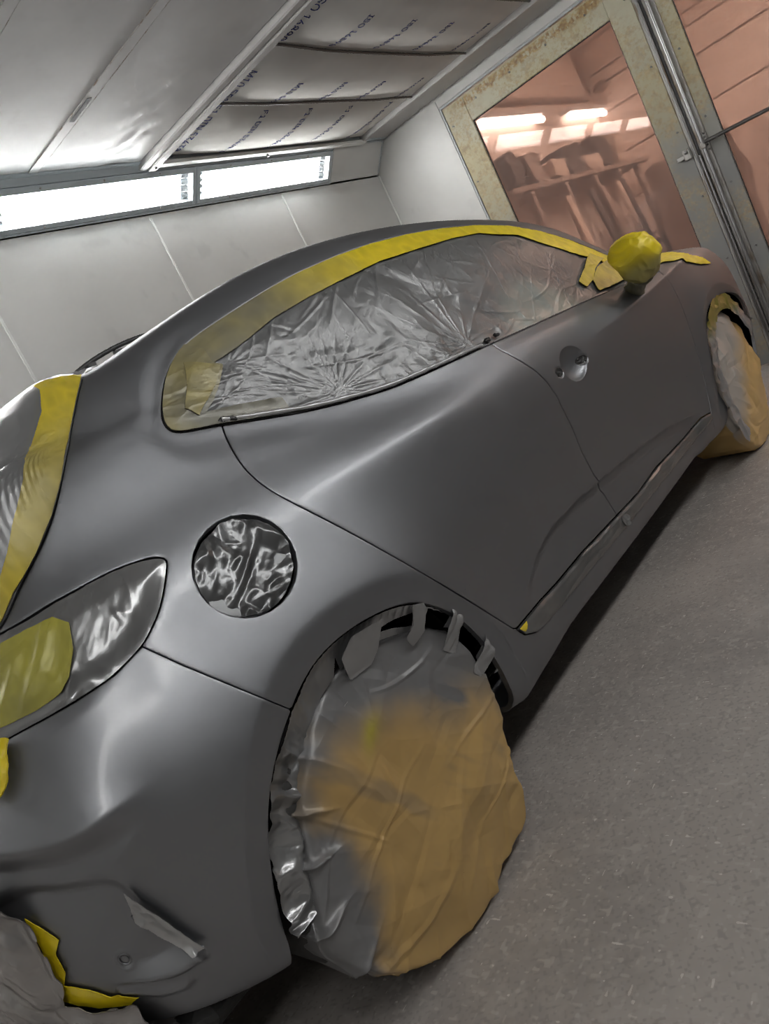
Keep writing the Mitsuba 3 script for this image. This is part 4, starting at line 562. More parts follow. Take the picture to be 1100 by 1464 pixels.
# ==END SKIN==
# ---------------------------------------------------------------- car panels
UMIN, UMAX, VMIN, VMAX = SU[0], SU[1], SV[0], SV[1]
def P_(k, ext=None):
    p = Polygon(np.asarray(FEAT[k] if isinstance(k, str) else k)); return p if p.is_valid else p.buffer(0)
def biggest(g):
    return max(g.geoms, key=lambda a: a.area) if hasattr(g, 'geoms') else g
def ring_pts(poly, step):
    out = []
    for r in [poly.exterior, *poly.interiors]:
        n = max(8, int(r.length/step)); out.append(np.array([r.interpolate(k/n, normalized=True).coords[0] for k in range(n)]))
    return out
def patch(poly, step=.008, edge=True, rim=.012, drop=.0013, off=0.0, lift=None, refine=(), at=None, bstep=None):
    """the skin over poly (u, v), its rim rounded and turned inwards; at(q, height) -> points (default: the car skin)"""
    at = at or (lambda q, h: skin(q, h))
    ms = []
    for g in (poly.geoms if hasattr(poly, 'geoms') else [poly]):
        if g.area < 2e-5: continue
        bs = bstep or min(step, .006)
        rings = ring_pts(g, bs); pts = [np.vstack(rings)]; hh = [np.full(len(pts[0]), -drop if edge else 0.0)]
        nb = len(pts[0])
        if edge:
            for dd, h in ((.0006, -drop*.35), (.0018, 0.0)):
                gi = g.buffer(-dd)
                for gg in (gi.geoms if hasattr(gi, 'geoms') else [gi]):
                    if gg.is_empty: continue
                    r = np.vstack(ring_pts(gg, bs)); pts.append(r); hh.append(np.full(len(r), h))
        x0, y0, x1, y1 = g.bounds
        core = g.buffer(-(.0018 if edge else 0)-step*.45)
        gx, gy = np.meshgrid(np.arange(x0, x1, step), np.arange(y0, y1, step*.9)); gx = gx + (np.arange(len(gx)) % 2)[:, None]*step*.5
        q = np.c_[gx.ravel(), gy.ravel()]
        q = q[shapely.contains_xy(core, q[:, 0], q[:, 1])]
        for (cx, cy, R, st) in refine:
            q = q[np.hypot(q[:, 0]-cx, q[:, 1]-cy) > R]
            ax, ay = np.meshgrid(np.arange(cx-R, cx+R, st), np.arange(cy-R, cy+R, st)); a = np.c_[ax.ravel(), ay.ravel()]
            a = a[(np.hypot(a[:, 0]-cx, a[:, 1]-cy) <= R) & shapely.contains_xy(core, a[:, 0], a[:, 1])]; q = np.vstack([q, a])
        pts.append(q); hh.append(np.zeros(len(q)))
        Q, H = np.vstack(pts), np.r_[tuple(hh)]
        tri = Delaunay(Q).simplices
        c = Q[tri].mean(1); tri = tri[shapely.contains_xy(g, c[:, 0], c[:, 1])]
        a = Q[tri]; ar = np.cross(a[:, 1]-a[:, 0], a[:, 2]-a[:, 0]); tri[ar < 0] = tri[ar < 0][:, ::-1]; tri = tri[np.abs(ar) > 1e-9]
        L = lift(Q) if lift is not None else 0.0
        V = at(Q, H+off+L)
        ms.append((trimesh.Trimesh(V, tri, process=False), Q))
        if rim:
            s = 0
            for r in rings:
                n = len(r); A = V[s:s+n]; k = np.arange(n)
                B = at(r, np.full(n, -drop*edge+off-rim) + (L[s:s+n] if lift is not None else 0))
                f = np.vstack([np.c_[k, k+n, (k+1) % n], np.c_[(k+1) % n, k+n, (k+1) % n+n]])
                ms.append((trimesh.Trimesh(np.vstack([A, B]), f, process=False), np.vstack([r, r]))); s += n
    return trimesh.util.concatenate([m for m, _ in ms]), np.vstack([q for _, q in ms])
GAP = .0016
rect = sbox(UMIN+1e-4, VMIN+.002, UMAX-1e-4, VMAX-1e-4)
WIN = P_('win')
TRIM = P_('trim')
s1, s2, fs, tr = F('seam1'), F('seam2'), F('fseam'), F('trim')
trlow = tr[np.argmax(tr[:, 0])-0:]                      # from the front end back along the lower edge
winlow = F('win')
DOORS = Polygon(np.vstack([s1, trlow[::-1][2:], fs, [[fs[-1][0], fs[-1][1]+.01]], [[s1[0][0]+.35, V_[10]+.06], [s1[0][0]+.02, V_[10]+.05]]])).buffer(0)
DOORS = biggest(unary_union([DOORS, Polygon(np.vstack([trlow, tr[:3]])).buffer(0)]))
ARCH = F('arch'); ARCHP = Polygon(np.vstack([[[ARCH[0][0]+.01, -.2]], ARCH, [[ARCH[-1][0]+.0, -.2]]])).buffer(0)
af = F('archf')
zf = base(np.array([[2.62, .3]]))[0]
def archf_poly():
    # front arch: a circle in the side view, its seen part measured
    th = np.linspace(-.25, math.pi+.25, 60); c = (2.589, .302); r = .352
    vv = np.linspace(VMIN, VMAX*.5, 300); out = []
    for t in th:
        u = c[0]+r*math.cos(t); z = base(np.c_[np.full(300, u), vv])[:, 2]; out.append((u, np.interp(c[1]+r*math.sin(t), z, vv)))
    return Polygon([(out[0][0], -.2), *out, (out[-1][0], -.2)]).buffer(0)
ARCHF = archf_poly()
HATCH = Polygon(np.vstack([F('hatch'), [[UMIN-.1, F('hatch')[-1][1]], [UMIN-.1, VMAX+.1], [F('hatch')[0][0], VMAX+.1]]])).buffer(0)
TAIL = P_('tail')
bs = F('bseam')
tlow = F('tail_low')
BUMP = Polygon(np.vstack([bs, [[.0, bs[-1][1]-.01]], [[.0, -.2]], [[UMIN-.1, -.2]], [[UMIN-.1, tlow[-1][1]]], tlow[::-1]])).buffer(0)
FRONT_V = V_[10]
# the front: wing below the bonnet line, bonnet, windscreen
fsl = np.vstack([fs, [[fs[-1][0]-.03, FRONT_V+.002]]])
WING = Polygon(np.vstack([[[fs[0][0]-.01, -.2]], fsl, [[2.35, FRONT_V], [UMAX+.1, FRONT_V], [UMAX+.1, -.2]]])).buffer(0)
SCREEN = Polygon([(1.62, V_[15]), (1.90, V_[15]-.02), (2.30, V_[12]+.03), (2.42, V_[13]-.01), (2.40, V_[15]+.05), (2.38, VMAX+.1), (1.55, VMAX+.1)])
BONNET = Polygon([(fsl[-1][0], FRONT_V), (UMAX+.1, FRONT_V), (UMAX+.1, VMAX+.1), (2.30, VMAX+.1), (2.36, V_[12]), (2.30, FRONT_V+.05)]).buffer(0).difference(SCREEN)
FUEL = P_('fuel')
cuts = unary_union([WIN, DOORS, ARCHP, ARCHF, HATCH, TAIL, BUMP, WING, SCREEN, BONNET, FUEL])
SHELL = rect.difference(cuts)
SHELL = biggest(SHELL).buffer(-GAP/2)
car = thing('car', 'dark grey metallic hatchback masked with film, tape and paper for painting', 'car')
hc = F('handle')[0]; e1, e2 = F('ear1')[0], F('ear2')[0]
def cpanel(name, poly, mt='paint', lab=None, **kw):
    m, q = patch(poly, **kw); return put(f'{car}__{name}', m, mt, True, label=lab, car=True)
near_ = [(*F('win')[5], .10, .005)]
cpanel('body_shell', SHELL, step=.009, refine=near_)
lin = LineString(np.vstack([s2[:1]+[[-.01, .03]], s2, s2[-1:]+[[.02, -.03]]]))
dd = [g for g in DOORS.difference(WIN).difference(lin.buffer(1e-5)).geoms if g.area > .02]
dd.sort(key=lambda g: g.centroid.x)
print('doors', [round(g.area, 3) for g in dd])
sc = F('scoop')
rdoor = dd[0].difference(TRIM.buffer(.001)).buffer(-GAP); fdoor = dd[-1].difference(TRIM.buffer(.001)).buffer(-GAP)
cpanel('rear_door', biggest(rdoor), step=.007)
holes = unary_union([Point(*e1).buffer(.0001)])
cpanel('front_door', biggest(fdoor), step=.007, refine=[(hc[0], hc[1], .10, .0028)])
cpanel('bumper', biggest(rect.difference(TAIL).intersection(BUMP).difference(ARCHP)).buffer(-GAP/2), step=.0050)
cpanel('front_wing', biggest(rect.intersection(WING).difference(ARCHF).difference(DOORS)).buffer(-GAP/2), step=.010)
cpanel('bonnet', biggest(rect.intersection(BONNET)).buffer(-GAP/2), step=.016)
cpanel('windscreen', biggest(rect.intersection(SCREEN)).buffer(-GAP/2), 'glass_dark', step=.025, off=-.004)
cpanel('tailgate', biggest(rect.intersection(HATCH).difference(TAIL).difference(BUMP)).buffer(-GAP), step=.014)
cpanel('side_window', WIN.buffer(-.004), 'glass_dark', step=.02, off=-.010)
cpanel('window_seal', WIN.buffer(-.0008).difference(WIN.buffer(-.0045)), 'rubber', step=.006, edge=False, rim=.012, off=-.002)
cpanel('tail_lamp', TAIL.buffer(-.003).intersection(rect), 'glass_dark', step=.014, off=-.012)
cpanel('fuel_flap', FUEL.buffer(-.003), 'paint_edge', step=.01, off=-.012)
# the other half of the car, plain
gu, gv = np.meshgrid(np.linspace(UMIN, UMAX, 150), np.linspace(VMIN, VMAX, 60), indexing='ij'); q = np.c_[gu.ravel(), gv.ravel()]
Vb = base(q); Vb[:, 1] *= -1; i = np.arange(len(q)).reshape(gu.shape); a, b, c, d = i[:-1, :-1], i[1:, :-1], i[1:, 1:], i[:-1, 1:]
put(f'{car}__left_body_side', trimesh.Trimesh(Vb, np.vstack([np.c_[a.ravel(), c.ravel(), b.ravel()], np.c_[a.ravel(), d.ravel(), c.ravel()]]), process=False), 'paint', True, car=True)
put(f'{car}__underbody', cbox(-.45, 3.2, -.68, .68, .20, .27, .03), 'dark_cavity', False, car=True)
# screws and clips in the handle fixing holes
nn = base_n(np.array([hc]))[0]
for k, (ee, sd) in enumerate(((e1, 3), (e2, 8))):
    r2 = np.random.default_rng(sd); ms = []
    for j in range(7):
        o = ee + r2.uniform(-1, 1, 2)*[.015, .009]; p = skin(o[None], .0)[0]; m = cbox(-.004, .004, -.003, .003, -.004, .003, .001)
        m.apply_transform(trimesh.transformations.random_rotation_matrix(r2.random(3))); m.apply_translation(p); ms.append(m)
    put(f'{car}__handle_fixing', cat_(*ms), 'black_plastic', False, car=True, label='black clip in a door handle fixing hole')
    put(f'{car}__handle_fixing_hole', patch(Polygon([(ee[0]+.021*math.cos(t), ee[1]+.014*math.sin(t)) for t in np.linspace(0, 6.28, 18)[:-1]]).buffer(0), .005, False, 0, off=.0008)[0], 'black_plastic', True, car=True)
for nm, (o, sd) in enumerate(((F('seam2')[0]+[-.02, -.002], 3), (F('seam2')[0]+[.03, -.001], 4), (F('seam1')[0]+[0, .002], 5), (F('seam1')[0]+[.02, .001], 6))):
    r2 = np.random.default_rng(sd); ms = []
    for j in range(4):
        p = skin((o+r2.uniform(-1, 1, 2)*[.010, .003])[None], .004)[0]; m = cbox(-.005, .005, -.003, .003, -.003, .003, .001)
        m.apply_transform(trimesh.transformations.random_rotation_matrix(r2.random(3))); m.apply_translation(p); ms.append(m)
    put(f'{car}__seal_clip', trimesh.convex.convex_hull(cat_(*ms)), 'black_plastic', False, car=True, label='small black clip at the foot of the window')
c = F('sensor')[0]
th = np.linspace(0, 2*np.pi, 40); R = .0098
put(f'{car}__parking_sensor', tube(skin(np.c_[c[0]+R*np.cos(th), c[1]+R*np.sin(th)], .0012), .0019, 8), 'paint', True, car=True, label='round parking sensor ring in the bumper')
put(f'{car}__parking_sensor__face', patch(Polygon(np.c_[c[0]+.006*np.cos(th[:-1]), c[1]+.006*np.sin(th[:-1])]).buffer(0), .003, False, 0, off=.0015)[0], 'paint', True, car=True)
# wheels and arch liners
def wheel(x, n):
    for s in (-1,):
        prof = np.array([(.205, -.085), (.225, -.088), (.27, -.09), (.285, -.085), (.290, -.07), (.291, 0), (.290, .07), (.285, .085), (.27, .09), (.225, .088), (.205, .085)])
        t = trimesh.creation.revolve(np.vstack([prof, prof[:1]]), sections=64); t.apply_transform(trimesh.transformations.rotation_matrix(math.pi/2, (1, 0, 0))); t.apply_translation((x, -.715, .3115))
        k = put(f'{car}__wheel', t, 'rubber', 40, car=True, label=['rear', 'front'][n]+' tyre under the masking paper')
        h = trimesh.creation.revolve(np.array([(0, -.06), (.19, -.08), (.207, -.10), (.207, .10), (.19, .08), (0, .08)]), sections=48); h.apply_transform(trimesh.transformations.rotation_matrix(math.pi/2, (1, 0, 0))); h.apply_translation((x, -.715, .3115))
        put(k+'__rim', h, 'stained_steel', 40, car=True)
        ar = trimesh.creation.revolve(np.array([(.372, 0), (.372, -.30), (0.02, -.31)]), sections=64, angle=math.pi*2)
        ar.apply_transform(trimesh.transformations.rotation_matrix(math.pi/2, (1, 0, 0))); ar.apply_translation((x, -.765, .315)); ar = ar.subdivide(); ar.update_faces(ar.triangles_center[:, 2] > .31)
        put(f'{car}__arch_liner', ar, 'dark_cavity', 40, car=True)
wheel(0.0, 0); wheel(2.589, 1)
# ---------------------------------------------------------------- masking: films, foils, tapes, papers
GREY, SILV, YEL, YELD, KRAFT = (np.array(c) for c in ((.054, .056, .058), (.22, .223, .227), (.55, .43, .008), (.30, .27, .05), (.36, .235, .088)))
def n2(q, s, seed=0, oc=4): return fbm(np.c_[np.asarray(q)*s, np.full(len(q), 3.7)], oc, seed)
def crinkle(q, s, seed=0, octaves=3, sharp=1.0):
    """creased film: folded noise, sharp at the ridges; about 0..1"""
    q = np.asarray(q, float); h = np.zeros(len(q)); a = 1.0; tot = 0
    for o in range(octaves):
        w = np.c_[n2(q, s*.7, seed+40+o, 2), n2(q, s*.7, seed+60+o, 2)]-.5
        k = noise(np.c_[(q+w*.9/s)*s, np.full(len(q), 1.3*o)], seed+o)
        h += a*(1-np.abs(2*k-1))**sharp; tot += a; a *= .5; s *= 2.1
    return h/tot
def crumple(q, n, seed, size, amp, box):
    """n random straight creases, each a ridge or a valley of limited length"""
    rg = np.random.default_rng(seed); h = np.zeros(len(q)); (x0, y0), (x1, y1) = box
    for _ in range(n):
        c = rg.uniform((x0, y0), (x1, y1)); t = rg.uniform(0, np.pi); L = size*rg.uniform(.5, 1.6); w = L*rg.uniform(.18, .5); a = amp*rg.normal()
        d = q-c; u = d[:, 0]*np.cos(t)+d[:, 1]*np.sin(t); v = -d[:, 0]*np.sin(t)+d[:, 1]*np.cos(t)+.25*L*np.sin(u/L*2)*rg.uniform(-1, 1)
        h += a*np.maximum(0, 1-np.abs(v)/w)*np.maximum(0, 1-(u/L)**2)
    return h
def streaks(q, n, seed, size, amp, wid, box):
    """n long thin creases"""
    rg = np.random.default_rng(seed); h = np.zeros(len(q)); (x0, y0), (x1, y1) = box
    for _ in range(n):
        c = rg.uniform((x0, y0), (x1, y1)); t = rg.normal(.25, .55); L = size*rg.uniform(.4, 1.5); k = rg.uniform(-1.5, 1.5)
        d = q-c; u = d[:, 0]*np.cos(t)+d[:, 1]*np.sin(t); v = -d[:, 0]*np.sin(t)+d[:, 1]*np.cos(t)+k*u*u
        m = (np.abs(v) < 3*wid) & (np.abs(u) < L)
        h[m] += amp*rg.uniform(-.6, 1.2)*(1-np.minimum(1, np.abs(v[m])/(wid*rg.uniform(.7, 2.2))))*(1-(u[m]/L)**2)
    return h
def gathers(q, c, reach, k, amp, seed=0):
    """folds that run out from the point c"""
    d = q-np.asarray(c); r = np.hypot(*d.T); t = np.arctan2(d[:, 1], d[:, 0])
    w = 1-np.abs(np.sin(t*k+3*n2(np.c_[np.cos(t), np.sin(t)]*1.5, 1.0, seed, 2)*3+1.5*r/reach))
    return amp*w**2*ss(0, .02, r)*np.exp(-(r/reach)**1.5)*(.4+1.2*n2(q, 14, seed+5, 2))
def over(q, base_c, spray_c, amount, seed=0, s=9):
    """paint mist on a masking material: amount 0..1 (with soft blotches)"""
    a = np.clip(amount+(n2(q, s, seed)-.5)*.7, 0, 1)[:, None]; return base_c*(1-a)+spray_c*a
def film_on(name, poly, lift, colour, mt, off=.002, step=.004, label=None, cat=None, group=None, part=None, edge=False, rim=.0015):
    m, q = patch(poly, step, edge, rim, .001, off, lift, bstep=step)
    return put(part or name, m, mt, True, label=label, cat=cat, group=group, car=True, color=colour(q))
SKINB = rect
# side window
W2 = WIN.buffer(-.0030)
corners = [F('bead')[k] for k in (0, len(F('bead'))//3, len(F('bead'))*2//3)]
b0 = F('win')
def win_lift(q):
    D, S, t = near(q, b0, .30, True)
    edge = np.exp(-D/.055)
    lo, hi = b0.min(0), b0.max(0)
    h = crumple(q, 200, 5, .12, .0009, (lo, hi)) + crumple(q, 700, 6, .05, .0006, (lo, hi))*(.4+1.3*edge) + crumple(q, 900, 7, .022, .0003, (lo, hi)) + streaks(q, 150, 9, .16, .0011, .0035, (lo, hi))
    rot = q@np.array([[.94, -.34], [.34, .94]])
    h += .0010*crinkle(rot*[.35, 2.2], 11, 8, 3, 1.6)*(.35+.5*n2(q, 5, 2))
    lo_ = F('bead'); D2, S2, t2 = near(q, lo_, .25)
    h += .006*crinkle(q*[1.6, .8], 16, 21, 3, 1.2)*np.exp(-D2/.045)*ss(.1, .35, 1-t2)*(1-ss(.75, .95, 1-t2))
    for c, reach, k, a, sd in ((b0[np.argmin(np.hypot(*(b0-F('bead')[0]).T))]+[-.03, .03], .24, 9, .009, 1), (F('bead')[len(F('bead'))*3//5]+[0, .03], .22, 11, .010, 2), (F('tape_piece')[1]+[.02, 0], .22, 8, .006, 3), (F('tape_apillar')[5], .26, 10, .006, 4)):
        h += gathers(q, c, reach, k, a*.15, sd)
    return h
def win_col(q):
    D, S, t = near(q, b0, .30, True)
    a = np.clip(.35+.55*n2(q, 4, 31)+.35*np.exp(-D/.05), 0, 1)[:, None]
    c = GREY*1.0*(1-a)+SILV*.55*a
    # thin mist only: pale film over the lit pane
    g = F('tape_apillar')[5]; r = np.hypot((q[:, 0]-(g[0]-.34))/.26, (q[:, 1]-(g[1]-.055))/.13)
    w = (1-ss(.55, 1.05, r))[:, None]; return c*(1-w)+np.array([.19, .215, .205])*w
wf_ = thing('window_masking', 'crumpled grey-sprayed masking film over the side window of the car', 'masking film')
film_on(None, W2, win_lift, win_col, 'film', -.004, .0030, part=wf_+'__film')
def tape_col(amount, seed, base_c=YEL):
    def f(q):
        am = amount(q) if callable(amount) else np.full(len(q), amount)
        c = over(q, base_c, np.array([.118, .114, .092]), am, seed, 7); k = crinkle(q, 30, seed+3, 2)[:, None]
        return np.clip(c, 0, 1)*(.80+.3*k)
    return f
def tape_lift(s, a, seed): return lambda q: a*crinkle(q, s, seed, 3)+.0018
tt = P_('tape_top').buffer(.0012).intersection(W2.buffer(.0018)); u0 = F('tape_top')[:, 0].min()
film_on(None, biggest(tt), tape_lift(20, .0022, 5), tape_col(lambda q: .98-1.15*ss(u0+.10, u0+.70, q[:, 0])+.30*ss(u0+1.2, u0+2.0, q[:, 0]), 11), 'tape', -.001, .004, part=wf_+'__tape_strip', label='yellow tape along the top of the window film')
film_on(None, biggest(P_('tape_rear').buffer(.006).intersection(W2.buffer(.0018))), tape_lift(16, .005, 6), tape_col(.95, 12), 'tape', .000, .0035, part=wf_+'__tape_strip', label='grey-sprayed yellow tape round the rear corner of the window')
film_on(None, P_('tape_piece').buffer(0), tape_lift(18, .003, 7), tape_col(.90, 13), 'tape', .005, .0035, part=wf_+'__tape_strip', label='loose crossways piece of sprayed yellow tape')
film_on(None, P_('tape_apillar').buffer(0), tape_lift(24, .004, 8), tape_col(.32, 14), 'tape', .003, .004, part=wf_+'__tape_strip', label='yellow tape up the windscreen pillar end of the film')
film_on(None, biggest(P_('tape_mirrorbase').buffer(0)), tape_lift(26, .005, 9), tape_col(.45, 15), 'tape', .003, .004, part=wf_+'__tape_strip', label='olive tape on the corner behind the mirror')
bd = LineString(F('bead')); put(wf_+'__edge_fold', tube(skin(np.array([bd.interpolate(t, True).coords[0] for t in np.linspace(0, 1, 90)])+[0, .007], .005), .0050*(.7+.6*noise(np.c_[np.linspace(0, 40, 90), np.zeros((90, 2))])), 7), 'clear_film', True, car=True, label='rolled film edge along the bottom of the window')
# fuel flap
fc = F('fuel').mean(0); fr = np.hypot(*(F('fuel')-fc).T).mean()
def fuel_lift(q):
    r = np.hypot(*(q-fc).T)/fr; t = np.arctan2(q[:, 1]-fc[1], q[:, 0]-fc[0])
    h = crumple(q, 80, 51, .034, .0044, (fc-fr, fc+fr))*(.45+.55*ss(.3, .8, r)) + crumple(q, 60, 52, .012, .0009, (fc-fr, fc+fr))
    d = (q-fc)@np.array([[.80, -.60], [.60, .80]]); 
    h += .007*np.exp(-(d[:, 1]/.006)**2)*np.exp(-(d[:, 0]/.035)**2) - .005*np.exp(-((d[:, 1]+.010)/.007)**2)*np.exp(-(d[:, 0]/.04)**2)
    return h*(1-.5*ss(.93, 1.0, r))
film_on('fuel_flap_masking', FUEL.buffer(-.0035), fuel_lift, lambda q: GREY*1.1+(SILV-GREY)*.6*n2(q, 20, 3)[:, None], 'foil', -.006, .0024, label='round crumpled silver-grey foil over the fuel flap', cat='masking foil', rim=.004)
# tail lamp
TL = TAIL.buffer(-.0016).intersection(rect)
def tail_lift(q):
    D, S, t = near(q, F('tail'), .15, True)
    h = .006*crinkle(q@np.array([[.8, -.6], [.6, .8]])*[.7, 1.5], 15, 71, 3, 1.4)*(.3+.9*n2(q, 9, 72)) + .004*crinkle(q, 30, 74, 2, 1.8)*ss(.45, .7, n2(q, 8, 75)) + .010*ss(0, .035, D)
    return h
tlm = thing('tail_lamp_masking', 'shiny grey film with yellow tape over the tail lamp of the car', 'masking film')
def tail_col(q): return np.array([.24, .243, .247])*(.6+.7*n2(q, 6, 76))[:, None]
film_on(None, TL, tail_lift, tail_col, 'foil', -.006, .003, part=tlm+'__film')
film_on(None, biggest(P_('tape_tail').intersection(TL)), lambda q: tail_lift(q)+.006*crinkle(q@np.array([[.8, -.6], [.6, .8]])*[.5, 1.6], 14, 77, 2, 1.5), tape_col(lambda q: .42+0*q[:, 0], 16, YEL*np.array([.62, .72, 1.3])), 'tape', -.0035, .003, part=tlm+'__tape_strip', label='olive yellow tape across the tail lamp')
film_on('tape_flap', biggest(P_('flap').intersection(rect)), lambda q: .016*crinkle(q, 28, 81, 3)+.004, tape_col(.1, 17), 'tape', .003, .003, label='crumpled yellow tape flap hanging below the tail lamp', cat='tape', rim=.003)
# tailgate film and its tape
hm = thing('tailgate_masking', 'pleated grey film with yellow edge tape over the tailgate of the car', 'masking film')
HT = biggest(rect.intersection(HATCH).difference(TAIL).difference(BUMP)).buffer(-.001)
th_ = P_('tape_hatch')
ht0 = F('tape_hatch')[0]
def hatch_lift(q):
    d = q-(F('hatch')[len(F('hatch'))//2]+[.0, .25]); t = np.arctan2(d[:, 1], d[:, 0])
    pl = np.abs(np.sin(t*46+6*n2(q, 4, 91, 2)))
    D, S, tt_ = near(q, F('hatch'), .30)
    return (.006*pl*ss(.02, .08, D)*(.5+n2(q, 5, 92))*(1-ss(.9, 1.15, q[:, 1])) + .006*crinkle(q, 7, 93, 2)*ss(0, .04, D) + .016*ss(.0, .12, D))*ss(UMIN, UMIN+.3, q[:, 0])
film_on(None, HT, hatch_lift, lambda q: SILV*(.50+.5*n2(q, 6, 94))[:, None], 'film', .002, .006, part=hm+'__film')
film_on(None, biggest(th_.intersection(HT.buffer(.0014))), lambda q: tape_lift(22, .003, 18)(q)+hatch_lift(q)*.8, tape_col(lambda q: .52-.35*ss(ht0[1]-.28, ht0[1], q[:, 1]), 19), 'tape', .004, .0038, part=hm+'__tape_strip', label='dull yellow tape down the edge of the tailgate')
# black spoiler beyond the roof edge, under its loose film
# trim strip on the doors
def trim_lift(q): return .0035*crinkle(q*[.5, 1.5], 26, 101, 3, 1.3)+streaks(q, 60, 102, .10, .0016, .003, (F('trim').min(0), F('trim').max(0)))+.004*ss(0, .012, near(q, F('trim'), .05, True)[0])
dm = thing('door_trim_masking', 'glossy grey film over the long trim strip low on the doors', 'masking film')
TRP = TRIM.buffer(-.002); 
parts = [g for g in TRP.difference(lin.buffer(.0012)).geoms] if hasattr(TRP.difference(lin.buffer(.0012)), 'geoms') else [TRP]
for g in parts:
    if g.area > 3e-4: film_on(None, g, trim_lift, lambda q: np.array([.12, .122, .122])*(.7+.7*n2(q, 14, 103))[:, None], 'foil', .002, .0035, part=dm+'__film', rim=.008)
film_on(None, Polygon(F('trim')[:1].repeat(1, 0).tolist()+(F('trim')[0]+[[.03, .012], [.045, -.004], [.02, -.018]]).tolist()).intersection(TRP), trim_lift, tape_col(.2, 20), 'tape', .0035, .003, part=dm+'__tape_strip', label='scrap of yellow tape at the rear end of the trim strip')
jn = F('seam2')[-1]
film_on(None, Point(jn[0]+.005, jn[1]-.004).buffer(.02), lambda q: .014*crinkle(q, 55, 105, 2)+.002, lambda q: SILV[None]*np.ones((len(q), 1)), 'foil', .004, .0028, part=dm+'__tape_strip', label='crumpled silver scrap at the gap between the doors')
# bumper
film_on('reflector_masking', biggest(P_('reflector').buffer(0).intersection(rect)), lambda q: .006*crinkle(q, 40, 111, 3)+.002, lambda q: SILV*(1.1+.9*n2(q, 16, 112))[:, None], 'foil', .009, .0025, label='crinkled film strip over the reflector slot of the bumper', cat='masking film')
put(f'{car}__bumper_slot_edge', tube(skin(F('slot_edge'), .009), .0034, 8), 'paint', True, car=True, label='bright lower edge of the bumper reflector slot')
btm = thing('bumper_masking', 'clear grey sheeting with yellow tape below the rear bumper', 'masking film')
film_on(None, biggest(P_('tape_bump').buffer(0).intersection(rect)), lambda q: .0035*crinkle(q, 26, 121, 3)+.0005, tape_col(-.25, 21), 'tape', .0015, .003, part=btm+'__tape_strip', label='bright yellow tape along the lower edge of the bumper')

DIF = Polygon(np.vstack([F('dif'), [[F('dif')[-1][0], .02], [UMIN+.01, .02], [UMIN+.01, F('dif')[0][1]]]])).buffer(0)
DIF = biggest(DIF.buffer(.014).intersection(rect).difference(Polygon(np.vstack([F('pocket_top'), [[F('pocket_top')[-1][0], VMAX], [UMIN, VMAX]]])).buffer(0)).difference(Polygon(F('tape_bump')).buffer(-.012)))
def sheet_lift(q): return ss(0, .03, near(q, F('tape_bump'), .2, True)[0])*.026*crinkle(q@np.array([[.9, -.44], [.44, .9]])*[2.2, .5], 13, 123, 3, 1.5)+.006*crinkle(q, 30, 122, 2)+.003
film_on(None, DIF, sheet_lift, lambda q: np.array([.26, .25, .245])*(.6+.8*n2(q, 9, 124))[:, None], 'foil', .004, .005, part=btm+'__film')
dq = F('dif'); uu = np.linspace(UMIN+.05, dq[-1][0]+.07, 130); hh_ = np.linspace(0, 1, 60)
Ug, Hg = np.meshgrid(uu, hh_, indexing='ij'); top_ = skin(np.c_[uu, np.full(130, .045)], .004); nrm = base_n(np.c_[uu, np.full(130, .10)]); nrm[:, 2] = 0; nrm /= np.linalg.norm(nrm, axis=1, keepdims=True)
fall = np.minimum(Hg/.6, 1); out_ = .015*fall+.30*np.maximum(Hg-.6, 0)
Pt = top_[:, None]+nrm[:, None]*(out_+.014*np.sin(Ug*70+3*np.sin(Ug*23))*fall+.010*crinkle(np.c_[Ug.ravel()*4, Hg.ravel()], 5, 125, 3).reshape(Ug.shape))[..., None]
Pt[..., 2] = top_[:, None, 2]*(1-fall)+(.006+.020*crinkle(np.c_[Ug.ravel()*3, Hg.ravel()*.8], 7, 126, 3).reshape(Ug.shape))*fall
ii = np.arange(Ug.size).reshape(Ug.shape); a, b, c, d = (x.ravel() for x in (ii[:-1, :-1], ii[1:, :-1], ii[1:, 1:], ii[:-1, 1:]))
put(btm+'__floor_film', trimesh.Trimesh(Pt.reshape(-1, 3), np.vstack([np.c_[a, d, c], np.c_[a, c, b]]), process=False), 'film', True, car=True, color=np.array([.20, .195, .19])*(.7+.6*n2(np.c_[Ug.ravel()*3, Hg.ravel()], 4, 127))[:, None], label='clear grey film trailing onto the floor under the bumper')
